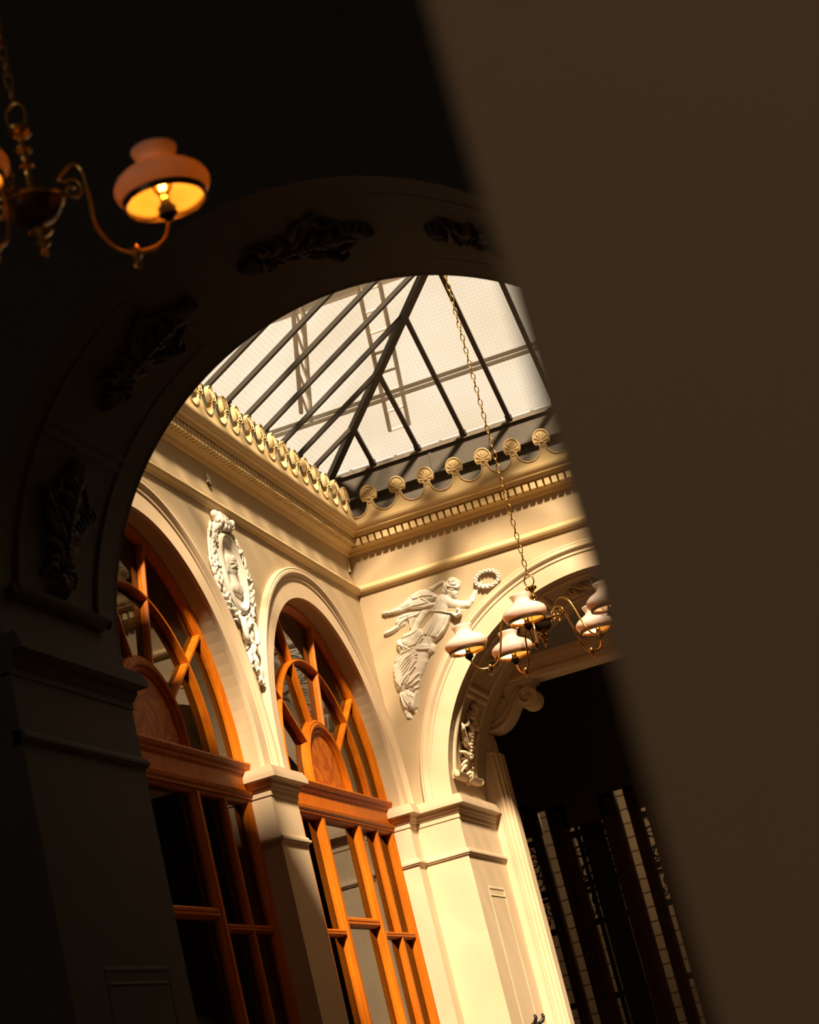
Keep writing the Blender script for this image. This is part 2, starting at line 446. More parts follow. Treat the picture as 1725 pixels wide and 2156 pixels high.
# ------------------------------------------------------------------ skylight
SL = .57
sky = empty('window_5', (XC, CY/2, ZS), 'pitched iron and wired glass skylight over the court', 'skylight', kind='structure')
def slope_pt(side, s, r, off=0.0):
    """s along the eave from the far/left corner, r horizontal distance in from the eave"""
    z = ZS + SL*r + off
    return {'B': (s, -r, z), 'F': (s, CY+r, z), 'L': (r, -s, z), 'R': (CX-r, -s, z)}[side]
H = CX/2
def slope_len(side, s):
    L = CX if side in 'BF' else -CY
    return min(s, L-s, H)
def ibar(mb, p, q, w, h):
    p, q = Vector(p), Vector(q); t = (q-p).normalized(); x = t.cross(Vector((0, 0, 1))).normalized(); y = x.cross(t)
    ring = lambda c: [c+x*a+y*b for a, b in ((-w/2, -h), (w/2, -h), (w/2, .006), (-w/2, .006))]
    mb.loft([ring(p), ring(q)], True, True)
pitch = .345
for side in 'BLFR':
    L = CX if side in 'BF' else -CY
    n = int(round(L/pitch)); st = [L*i/n for i in range(n+1)] if side in 'BF' else None
    if side in 'BF': st = [0] + [.345*i for i in range(1, 9)] + [L]
    else: st = [0] + [.345*i for i in range(1, 15)] + [L-.345, L]
    st = sorted(set(round(v, 3) for v in st))
    for s in st[1:-1]:
        mb = MB(); ibar(mb, slope_pt(side, s, .0), slope_pt(side, s, slope_len(side, s)), .032, .022)
        mb.box(-.024, .024, -.018, .03, -.02, .012, (lambda a, b, c, side=side, s=s: tuple(Vector(slope_pt(side, s+a, max(0, b)))+Vector((0, 0, c-.01)))))
        mb.build('glazing_bar', M['bar'], sky)
    for i in range(len(st)-1):
        a, b = st[i], st[i+1]; la, lb = slope_len(side, a), slope_len(side, b)
        pts = [slope_pt(side, a, 0, .012), slope_pt(side, b, 0, .012)]
        top = [slope_pt(side, b, lb, .012)]
        if a < H < b and la < H: top.append(slope_pt(side, H, H, .012))
        if a < L-H < b and side in 'LR' and lb < H: top = [slope_pt(side, b, lb, .012), slope_pt(side, L-H, H, .012)]
        top.append(slope_pt(side, a, la, .012))
        poly = pts + top
        cl = []
        for p in poly:
            if not cl or (Vector(p)-Vector(cl[-1])).length > 1e-4: cl.append(p)
        if (Vector(cl[0])-Vector(cl[-1])).length < 1e-4: cl.pop()
        mb = MB(); mb.add(cl, [tuple(range(len(cl)))])
        mb.build('glass_pane', M['skyx'] if side in 'BF' else M['skyy'], sky)
for a, b in [((0, 0), (H, -H)), ((CX, 0), (H, -H)), ((0, CY), (H, CY+H)), ((CX, CY), (H, CY+H))]:
    mb = MB(); ibar(mb, (a[0], a[1], ZS), (b[0], b[1], ZS+SL*H), .052, .035); mb.build('hip_rafter', M['bar'], sky)
mb = MB(); ibar(mb, (H, -H, ZS+SL*H), (H, CY+H, ZS+SL*H), .12, .10); mb.build('ridge_beam', M['bar'], sky)
mb = MB()
for side in 'BLFR':
    L = CX if side in 'BF' else -CY
    for s in np.arange(.17, L, .345): mb.box(-.012, .012, -.03, .0, -.012, .012, (lambda a, b, c, side=side, s=s: tuple(Vector(slope_pt(side, s+a, b+.0))+Vector((0, 0, c-.004)))))
mb.build('glazing_clip', M['zinc'], sky)
tag(sky.children[-1], kind='stuff')

# roof steelwork standing over the glass
rw = empty('roof_walkway', (1.2, -1.0, 6.9), 'steel lattice walkway faintly seen above the skylight glass', 'walkway')
mb = MB()
for dz in (0, .10): mb.tube([(-.6, -.10-dz, 6.30), (3.8, -.10-dz, 6.30)], .016, 8)
mb.build('handrail', M['curtainwall'], rw)
mb = MB()
for k in (0, .15): mb.tube([(.45+k, .35, 6.22), (1.15+k, -2.6, 7.35)], .016, 8)
for t in np.linspace(0, 1, 16): mb.tube([(.45+.7*t, .35-2.95*t, 6.22+1.13*t), (.60+.7*t, .35-2.95*t, 6.22+1.13*t)], .010, 6)
mb.build('ladder', M['curtainwall'], rw)
mb = MB()
for k in (0, .22): mb.tube([(.05, -.3-k, 6.25), (1.0, -2.8-k, 7.2)], .016, 8)
for t in np.linspace(0, 1, 14): mb.tube([(.05+.95*t, -.3-2.5*t, 6.25+.95*t), (.05+.95*min(1, t+.08), -.52-2.5*min(1, t+.08), 6.25+.95*min(1, t+.08))], .010, 6)
mb.build('lattice_girder', M['curtainwall'], rw)
mb = MB()
mb.box(-.8, 4.0, -1.28, -1.02, 7.3, 7.36); mb.box(-.8, 4.0, -2.15, -2.0, 7.5, 7.56); mb.box(-.8, 4.0, -.72, -.66, 6.9, 6.96)
mb.build('deck_plank', M['curtainwall'], rw)

# ------------------------------------------------------------------ shop windows in the two arches
XF = -.10
def make_window(name, yc, label):
    root = empty(name, (XF, yc, 2.0), label, 'window', kind='structure')
    fn = lambda u, d, z: (XF+d, yc+u, z)
    ZB = 3.505
    frame = MB()
    arch_sweep(frame, fn, 0, 1.181, SPR_S, ZB, [(0, -.06), (0, 0), (-.014, .004), (-.024, -.003), (-.040, -.010), (-.050, -.026), (-.050, -.06)], 64)
    fr = frame.build('fan_frame', M['wood'], root, True, 30)
    mb = MB(); arch_sweep(mb, fn, 0, .80, SPR_S, ZB, [(-.014, -.046), (-.014, -.018), (-.008, -.002), (0, .002), (.008, -.002), (.014, -.018), (.014, -.046)], 48)
    mb.build('fan_ring', M['wood'], root, True, 30)
    mb = MB(); arch_sweep(mb, fn, 0, .38, SPR_S, ZB, [(-.045, -.07), (-.045, -.02), (-.030, -.006), (-.022, -.012), (-.012, .004), (.004, .008), (.012, 0), (.022, .002), (.036, -.012), (.040, -.04), (.040, -.075)], 40)
    mb.build('tympanum_arch', M['wood'], root, True, 30)
    mb = MB(); P = arc_pts(0, .345, SPR_S, ZB, 32)
    mb.prism([(u, z) for u, z, _, _ in P], fn, -.060, -.026); mb.build('tympanum_panel', M['burl'], root)
    for k in (1, 2, 3, 4):
        a = math.radians(36*k); c, s = math.cos(a), math.sin(a); mb = MB()
        sec = [(-.014, -.046), (-.014, -.018), (-.007, -.002), (.007, -.002), (.014, -.018), (.014, -.046)]
        mb.loft([[fn(r*c - t*s, d, SPR_S + r*s + t*c) for t, d in sec] for r in (.40, 1.14)], True, True)
        mb.build('fan_bar', M['wood'], root)
    # transom entablature
    prof = [(-.09, 3.285), (-.02, 3.285), (-.012, 3.300), (.004, 3.304), (.004, 3.318), (.014, 3.326), (.018, 3.344), (.004, 3.348), (-.004, 3.356), (-.004, 3.440), (.006, 3.446), (.012, 3.456), (.010, 3.466), (.024, 3.474), (.032, 3.492), (.030, 3.502), (.010, 3.508), (-.02, 3.514), (-.026, 3.520), (-.09, 3.520)]
    mb = MB(); mb.loft([[fn(u, d, z) for d, z in prof] for u in (-1.181, 1.181)], True, True)
    mb.build('transom', M['wood'], root, True, 25)
    def post(nm, u, w, z0, z1, d1=0.0):
        mb = MB(); h = w/2; sec = [(-h, -.06), (-h, -.032), (-h*.76, -.016), (-h*.60, -.013), (-h*.36, d1), (h*.36, d1), (h*.60, -.013), (h*.76, -.016), (h, -.032), (h, -.06)]
        mb.loft([[fn(u+t, d, z) for t, d in sec] for z in (z0, z1)], True, True); mb.build(nm, M['wood'], root)
    def rail(nm, u0, u1, z, h, d1=-.006):
        mb = MB(); sec = [(-.06, z-h/2), (-.03, z-h/2), (-.012, z-h*.30), (d1, z-h*.26), (d1, z-.06*h), (d1-.008, z), (d1, z+.06*h), (d1, z+h*.26), (-.012, z+h*.30), (-.03, z+h/2), (-.06, z+h/2)]
        mb.loft([[fn(u, d, zz) for d, zz in sec] for u in (u0, u1)], True, True); mb.build(nm, M['wood'], root)
    for s in (-1, 1):
        post('stile', s*1.135, .085, .0, 3.29); post('mullion', s*.78, .048, .60, 3.29, -.008); post('door_post', s*.37, .095, .0, 3.29)
        rail('glazing_rail', s*.415, s*1.10, 2.598, .045); rail('glazing_rail', s*.415, s*1.10, 1.35, .045)
        mb = MB(); mb.box(min(s*.415, s*1.10), max(s*.415, s*1.10), -.075, -.03, 0, .62, fn); mb.build('base_panel', M['wood'], root)
    rail('door_rail', -.33, .33, 2.668, .062); rail('door_rail', -.33, .33, 1.0, .12)
    mb = MB()
    poly = [(u, z) for u, z, _, _ in arc_pts(0, 1.13, SPR_S, 3.515, 48)]
    mb.add([fn(u, -.040, z) for u, z in poly], [tuple(range(len(poly)))]); mb.build('fan_glass', M['glass'], root)
    mb = MB()
    mb.quad(fn(-1.12, -.048, .6), fn(1.12, -.048, .6), fn(1.12, -.048, 3.29), fn(-1.12, -.048, 3.29)); mb.build('shop_glass', M['glass'], root)
    return root
make_window('window_2', YC2, 'sunlit orange wood arched window beside the corner, with fanlight')
make_window('window_1', YC1, 'shadowed wood arched window nearer the camera, with fanlight')

# blinds hanging inside the fanlights
def blind(yc, z0, z1, u0, u1, label, x=-.30):
    o = empty('venetian_blind', (x, yc, z1), label, 'blind')
    mb = MB(); z = z0
    while z < z1:
        mb.box(x-.012, x+.012, yc+u0, yc+u1, z, z+.0016, lambda a, b, c, z=z: (a, b, c+(a-x)*.45)); z += .022
    tag(mb.build('slats', M['blind'], o), kind='stuff')
    mb = MB(); mb.box(x-.018, x+.018, yc+u0, yc+u1, z1, z1+.035); mb.build('head_rail', M['blind'], o)
    for u in (u0+.12, (u0+u1)/2, u1-.12):
        mb = MB(); mb.tube([(x, yc+u, z0), (x, yc+u, z1)], .0025, 5); mb.build('ladder_cord', M['blind'], o)
blind(YC2, 3.52, 3.90, -1.05, -.42, 'short venetian blind low behind the left of the sunlit fanlight')
blind(YC2, 3.52, 3.95, .40, 1.08, 'short venetian blind low behind the right of the sunlit fanlight')
blind(YC1, 3.54, 4.35, .15, 1.10, 'venetian blind behind the fanlight of the shadowed window')
# dark shop interiors behind the windows
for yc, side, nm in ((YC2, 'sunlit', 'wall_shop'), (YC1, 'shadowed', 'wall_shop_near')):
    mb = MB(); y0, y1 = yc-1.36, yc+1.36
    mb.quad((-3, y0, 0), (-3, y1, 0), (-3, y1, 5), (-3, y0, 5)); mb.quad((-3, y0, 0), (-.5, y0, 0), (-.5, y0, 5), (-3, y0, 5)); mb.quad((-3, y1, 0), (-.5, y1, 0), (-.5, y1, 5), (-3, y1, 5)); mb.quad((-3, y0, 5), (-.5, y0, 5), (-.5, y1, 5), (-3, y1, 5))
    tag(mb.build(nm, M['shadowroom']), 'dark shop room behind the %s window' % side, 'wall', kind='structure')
# ------------------------------------------------------------------ reveals of the end arches: soffit panels, ornaments
def soffit(fnw, R_E, spr, w0, w1, label, mat_, a_ledge):
    """fnw(w) -> y ; panels between w0 and w1 across the depth of the arch"""
    def S(a, w, h): r = R_E-h; return (XC+r*math.cos(a), fnw(w), spr+r*math.sin(a))
    A0, A1 = PI-a_ledge, a_ledge
    mb = MB()
    bead = [(-.022, -.01), (-.022, .008), (-.012, .016), (0, .020), (.012, .016), (.022, .008), (.022, -.01)]
    for w in (w0, w1):
        mb.loft([[S(a, w+dw, h) for dw, h in bead] for a in np.linspace(A0, A1, 64)], True, True)
    for k in range(1, 5):
        for da in (-.018, .018):
            a = PI-k*PI/5+da
            mb.loft([[S(a+dw/R_E, w, h) for dw, h in bead] for w in (w0, w1)], True, True)
    o = trim(mb, mat_, label, True, 40)
    for a, sgn in ((A0, 1), (A1, -1)):
        mb = MB(); ledge = [(-.030, -.01), (-.030, .020), (-.018, .034), (.0, .046), (.016, .048), (.020, .030), (.024, -.01)]
        mb.loft([[S(a-sgn*dw/R_E*1.0, w, h) for dw, h in ledge] for w in (w0-.05, w1+.05)], True, True)
        for w in (w0-.05, w1+.05):
            mb.lathe([(0, -.03), (.018, -.02), (.024, 0), (.018, .02), (0, .03)], 10, S(a, w, .030))
        mb.build('panel_ledge', mat_, o, True, 40)
    # acanthus and shell ornament in each panel
    for k in range(5):
        ac = PI-(k+.5)*PI/5
        mb = MB(); wc = (w0+w1)/2
        def leaf(p0, p1, bend, wd, n=7, lift=.03):
            pts = []; d = (p1[0]-p0[0], p1[1]-p0[1]); L = math.hypot(*d); nx, ny = -d[1]/L, d[0]/L
            for t in np.linspace(0, 1, n): pts.append((p0[0]+d[0]*t+nx*bend*math.sin(PI*t), p0[1]+d[1]*t+ny*bend*math.sin(PI*t), lift*math.sin(PI*(.15+.8*t))))
            mb.tube([S(ac-q/R_E, wc+p, .004+h) for p, q, h in pts], [wd*(.35+.65*math.sin(PI*min(1, .12+.85*t))) for t in np.linspace(0, 1, n)], 7)
        for s in (-1, 1):
            for j in range(4): leaf((s*.03, -.14+.02*j), (s*(.15-.02*j), -.17+.05*j), s*.04, .013)
            for j in range(6): leaf((0, -.10+.07*j), (s*(.16-.018*j), -.02+.07*j), s*.03, .020)
            for j in range(7):
                t = j/6; leaf((s*(.05+.16*t), .02+.10*t), (s*(.05+.16*t)+s*.02, .08+.10*t), .01, .014)
            leaf((s*.02, .02), (s*.20, .16), -s*.05, .016); leaf((s*.20, .16), (s*.12, .26), s*.04, .014)
        for j in range(9): leaf((0, .24), (.10*math.cos(PI*j/8), .24+.11*math.sin(PI*j/8)), 0, .016, 5)
        for j in range(12):
            q = -.05+.025*j; leaf((-.035, q), (.035, q), 0, .014, 5, .045)
        for j in range(7):
            a = PI*(1.08+.84*j/6); leaf((0, -.15), (.085*math.cos(a), -.15+.10*math.sin(a)), 0, .013, 5, .045)
        mb.build('acanthus_ornament', mat_, o, True)
    return o
soffit(lambda w: w, R_E, SPR_E, .15, .76, 'moulded panels with acanthus ornament inside the far end arch', M['cream'], .165)
soffit(lambda w: CY-w, R_N, SPR_N+.02, .20, .92, 'dark moulded panels with acanthus ornament inside the near arch', M['shade_plaster'], .10)
def jamb_panel(fnw, w0, w1, zt, label, mt):
    mb = MB()
    prof = [(-.010, -.004), (-.010, .003), (-.004, .005), (.003, .003), (.010, .001), (.010, -.004)]
    X = .319
    for w in (w0, w1): mb.loft([[(X+h, fnw(w+e), z) for e, h in prof] for z in (.4, zt)], True, True)
    mb.loft([[(X+h, fnw(w), zt+e) for e, h in prof] for w in (w0, w1)], True, True)
    mb.loft([[(X+h, fnw(w), zt-.055+e*.6) for e, h in prof] for w in (w0, w1)], True, True)
    trim(mb, mt, label, True, 40)
jamb_panel(lambda w: w, .34, .80, 2.83, 'thin moulded panel on the reveal of the far end arch', M['cream'])
jamb_panel(lambda w: CY-w, .19, .78, 2.29, 'thin moulded panel on the reveal of the near arch', M['shade_plaster'])

# ------------------------------------------------------------------ screen at the back of the end arch, bracket, hall beyond
XJ = .42
mb = MB(); mb.box(-.5, XJ, 1.10, 1.40, 0, 3.97); mb.box(CX-XJ, CX+.5, 1.10, 1.40, 0, 3.97)
mb.box(-.5, CX+.5, 1.10, 1.40, 4.295, 4.46)
mb.box(-.5, .415, 1.12, 1.40, 3.95, 4.31); mb.box(CX-.415, CX+.5, 1.12, 1.40, 3.95, 4.31)
tag(mb.build('wall_screen', M['cream']), 'cream doorway screen behind the end arch', 'wall', kind='structure')
mb = MB()
for x in (XJ, CX-XJ):
    s = 1 if x < 1 else -1
    for e, w, p in ((-.046, .008, .005), (-.030, .010, .008), (-.004, .026, .006), (.022, .026, -.02), (.042, .02, -.05)):
        mb.box(x+s*e-w/2, x+s*e+w/2, 1.10-p, 1.30, 0, 3.83)
    mb.box(x-.12 if s > 0 else x-.02, x+.03 if s > 0 else x+.12, 1.085, 1.30, 3.825, 3.845)
mb.box(XJ, CX-XJ, 1.09, 1.30, 4.31, 4.335); mb.box(.40, CX-.40, 1.075, 1.30, 4.40, 4.45)
trim(mb, M['cream'], 'moulded casing round the doorway behind the end arch')

con = empty('scroll_bracket', (.43, 1.26, 4.0), 'carved scroll bracket in shadow under the lintel behind the end arch', 'bracket')
def con_fn(u, d, z): return (u, 1.130+d, z)
low = [(.432, 4.000), (.47, 3.986), (.51, 3.988), (.56, 4.007), (.60, 4.034), (.64, 4.075), (.67, 4.115), (.695, 4.150)]
VC = (.782, 4.168)
vol = [(VC[0]+.080*math.cos(a), VC[1]+.080*math.sin(a)) for a in np.linspace(PI+.15, 2*PI+1.1, 22)]
prof = low + vol + [(.835, 4.284), (.432, 4.284)]
mb = MB(); mb.prism(prof, con_fn, 0, .25); mb.build('bracket_body', M['cream'], con)
mb = MB()
sp = [(VC[0]+(.074-.0105*a)*math.cos(a+1.2), VC[1]+(.074-.0105*a)*math.sin(a+1.2)) for a in np.linspace(0, 6.3, 60)]
mb.tube([con_fn(u, -.010, z) for u, z in reversed(sp)], .0095, 6)
up = lambda k: [(max(.445, u-.35*k), z+k) for u, z in low]
for k, r in ((.012, .011), (.055, .008)): mb.tube([con_fn(u, -.009, z) for u, z in up(k)] + [con_fn(VC[0]-.075-.3*k, -.009, VC[1]+.04+.3*k), con_fn(VC[0]-.03, -.009, VC[1]+.078+.2*k)], r, 6)
mb.lathe([(0, -.018), (.012, -.010), (.015, 0), (.012, .010), (0, .018)], 10, con_fn(VC[0], -.004, VC[1]))
mb.build('volute', M['cream'], con, True)
mb = MB()
for j in range(9):
    t = j/8; p0 = (.475+.10*t, 4.085+.12*t)
    for s, l in ((-1, .035), (1, .055)):
        mb.tube([con_fn(p0[0]+s*l*q*(.8+.2*math.sin(j)), .002-.012*math.sin(PI*q), p0[1]+.035*q-.05*q*q) for q in np.linspace(0, 1, 5)], [.006, .009, .010, .008, .003], 6)
mb.tube([con_fn(.46+.16*t, -.002, 4.06+.19*t**.8) for t in np.linspace(0, 1, 10)], .007, 6)
mb.build('acanthus_leaf', M['cream'], con, True)
mb = MB(); mb.box(.432, .86, 1.112, 1.38, 4.274, 4.292); mb.build('cap_moulding', M['cream'], con)

mb = MB(); mb.box(-1.6, -1.4, 1.4, 7, 0, 5); mb.box(4.6, 4.8, 1.4, 7, 0, 5)
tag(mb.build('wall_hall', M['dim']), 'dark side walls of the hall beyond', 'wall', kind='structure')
mb = MB(); mb.box(-1.6, 4.8, 1.4, 7.2, 4.95, 5.1)
for y in (2.2, 3.4, 4.6): mb.box(-1.4, 4.6, y, y+.18, 4.83, 4.95)
for x in (.2, 1.5, 2.8): mb.box(x, x+.16, 1.4, 7, 4.86, 4.95)
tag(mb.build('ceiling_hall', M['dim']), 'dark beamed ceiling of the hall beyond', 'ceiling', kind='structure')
mb = MB(); mb.box(-1.6, 4.8, 1.38, 1.42, 4.46, 5.1)
tag(mb.build('wall_lunette', M['dim']), 'dark wall over the doorway', 'wall', kind='structure')
mb = MB(); mb.box(-1.6, 4.8, 6.4, 6.6, 0, 5)
tag(mb.build('wall_stone', M['stone']), 'dim coursed stone wall seen through the iron gates', 'wall', kind='structure')

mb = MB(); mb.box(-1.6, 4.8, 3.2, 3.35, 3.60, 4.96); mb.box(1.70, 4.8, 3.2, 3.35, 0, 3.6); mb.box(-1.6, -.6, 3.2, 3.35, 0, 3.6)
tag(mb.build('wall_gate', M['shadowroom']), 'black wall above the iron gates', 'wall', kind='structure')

# wrought iron gates
def scroll(mb, c, r, turns, a0, sgn, y, th=.008):
    pts = []
    for t in np.linspace(0, 1, int(18*turns)):
        a = a0+sgn*2*PI*turns*t; q = r*(1-.82*t); pts.append((c[0]+q*math.cos(a), y, c[1]+q*math.sin(a)))
    mb.tube(pts, th, 5)
def gate(x0, x1, y, label, solid, pw=(.085, .085)):
    g = empty('iron_gate', ((x0+x1)/2, y, 0), label, 'gate')
    for x, w in zip((x0, x1), pw):
        mb = MB(); mb.box(x-w/2, x+w/2, y-.05, y+.05, 0, 3.62)
        for e in (-.032, 0, .032): mb.box(x+e-.007, x+e+.007, y-.062, y-.05, 0, 3.55)
        mb.build('gate_post', M['darkwood'], g)
    for z, h in ((3.34, .05), (2.915, .05), (2.86, .028), (2.60, .05), (1.99, .045), (1.2, .05), (.15, .10)):
        mb = MB(); mb.box(x0, x1, y-.03, y+.03, z-h/2, z+h/2); mb.build('gate_rail', M['iron'], g)
    mb = MB(); mb.box(x0-.05, x1+.05, y-.05, y+.05, 3.40, 3.62); mb.build('gate_header', M['darkwood'], g)
    for a, b in solid:
        mb = MB(); mb.box(a, b, y-.02, y+.02, .1, 3.5); mb.build('gate_stile', M['iron'], g)
    mb = MB(); w = x1-x0; n = max(1, int(w/.16))
    for i in range(n):
        c = x0+(i+.5)*w/n
        for zz in (3.20, 3.03): scroll(mb, (c, zz), .07, 1.4, 1.2, 1 if i % 2 else -1, y)
        scroll(mb, (c-.03, 2.97), .05, 1.3, -.5, -1, y); scroll(mb, (c+.04, 2.77), .05, 1.2, 2.2, 1, y); scroll(mb, (c-.035, 2.69), .04, 1.3, .3, -1, y)
        mb.tube([(c+.05*math.sin(t*5), y, 3.30-.38*t) for t in np.linspace(0, 1, 12)], .007, 5)
    mb.build('scrollwork', M['iron'], g, True)
    return g
gate(-.50, .20, 3.2, 'wrought iron gate half hidden behind the lit doorway jamb, with scrolls', [(-.3, -.22)])
gate(.385, .830, 3.3, 'dark iron gate just right of the brown post, narrow light slits', [(.501, .536), (.547, .742)], (.165, .150))
gate(1.032, 1.37, 3.3, 'dark iron gate beside the blurred brown pier', [], (.095, .48))

# ------------------------------------------------------------------ stucco reliefs (true low relief, built as height over the wall)
def seg_d(U, V, a, b):
    ax, ay = a[0], a[1]; dx, dy = b[0]-ax, b[1]-ay; L2 = dx*dx+dy*dy+1e-12
    t = np.clip(((U-ax)*dx+(V-ay)*dy)/L2, 0, 1)
    return np.hypot(U-ax-t*dx, V-ay-t*dy), t
def poly_h(U, V, pts, h, w):
    n = len(pts); inside = np.zeros(U.shape, bool); D = np.full(U.shape, 9.)
    for i in range(n):
        a, b = pts[i], pts[(i+1) % n]
        D = np.minimum(D, seg_d(U, V, a, b)[0])
        cond = (a[1] > V) != (b[1] > V)
        with np.errstate(divide='ignore', invalid='ignore'):
            xi = a[0]+(V-a[1])*(b[0]-a[0])/(b[1]-a[1]+1e-15)
        inside ^= cond & (U < xi)
    q = np.clip(D/w, 0, 1)
    return np.where(inside, h*np.sqrt(1-(1-q)**2), 0)
def height(U, V, spec, base=.022, edge=.05, bulge=.62, ra=.009, rw=.008, lift=0.0):
    Hh = np.zeros(U.shape)
    for p in spec.get('poly', []): Hh = np.maximum(Hh, poly_h(U, V, p, base, edge))
    for c in spec.get('cap', []):
        for i in range(max(1, len(c)-1)):
            a, b = c[i], c[min(i+1, len(c)-1)]
            d, t = seg_d(U, V, a, b); r = a[2]+(b[2]-a[2])*t
            h = bulge*np.sqrt(np.maximum(r*r-d*d, 0)); h = np.where(h > 0, h+lift, 0)
            k = .008; Hh = np.maximum(Hh, h) + np.where((Hh > 0) & (h > 0), np.maximum(k-np.abs(Hh-h), 0)**2/(4*k), 0)
    add = np.zeros(U.shape)
    for rg in spec.get('ridge', []):
        D = np.full(U.shape, 9.)
        for i in range(len(rg)-1): D = np.minimum(D, seg_d(U, V, rg[i], rg[i+1])[0])
        add = np.maximum(add, np.exp(-(D/rw)**2)) 
        add = np.where((D > rw*1.3) & (D < rw*2.6), np.minimum(add, add-.35*np.exp(-((D-rw*1.9)/(rw*.5))**2)), add)
    return np.where(Hh > .002, np.maximum(Hh+ra*add, .003), 0)
def mids(R):
    out = []
    for i, r in enumerate(R):
        out.append(r)
        if i+1 < len(R) and len(R[i+1]) == len(r) and math.hypot(R[i+1][0][0]-r[0][0], R[i+1][0][1]-r[0][1]) < .05:
            out.append([[(p[0]+q[0])/2, (p[1]+q[1])/2] for p, q in zip(r, R[i+1])])
    return out
def relief(name, fn, Hf, box, res, material, parent, d0=0.0):
    u0, u1, v0, v1 = box; nu, nv = int((u1-u0)/res), int((v1-v0)/res)
    U, V = np.meshgrid(np.linspace(u0, u1, nu), np.linspace(v0, v1, nv), indexing='ij')
    Hh = Hf(U, V)
    ok = Hh > .0015
    use = ok[:-1, :-1] | ok[1:, :-1] | ok[:-1, 1:] | ok[1:, 1:]
    idx = -np.ones(U.shape, int); need = np.zeros(U.shape, bool)
    need[:-1, :-1] |= use; need[1:, :-1] |= use; need[:-1, 1:] |= use; need[1:, 1:] |= use
    idx[need] = np.arange(need.sum())
    uu, vv, hh = U[need], V[need], np.where(ok, np.maximum(Hh, .001), .0008)[need]
    mb = MB(); mb.v = [fn(float(a), d0+float(h), float(b)) for a, b, h in zip(uu, vv, hh)]
    I, J = np.nonzero(use)
    mb.f = [(int(idx[i, j]), int(idx[i+1, j]), int(idx[i+1, j+1]), int(idx[i, j+1])) for i, j in zip(I, J)]
    return mb.build(name, material, parent, True)

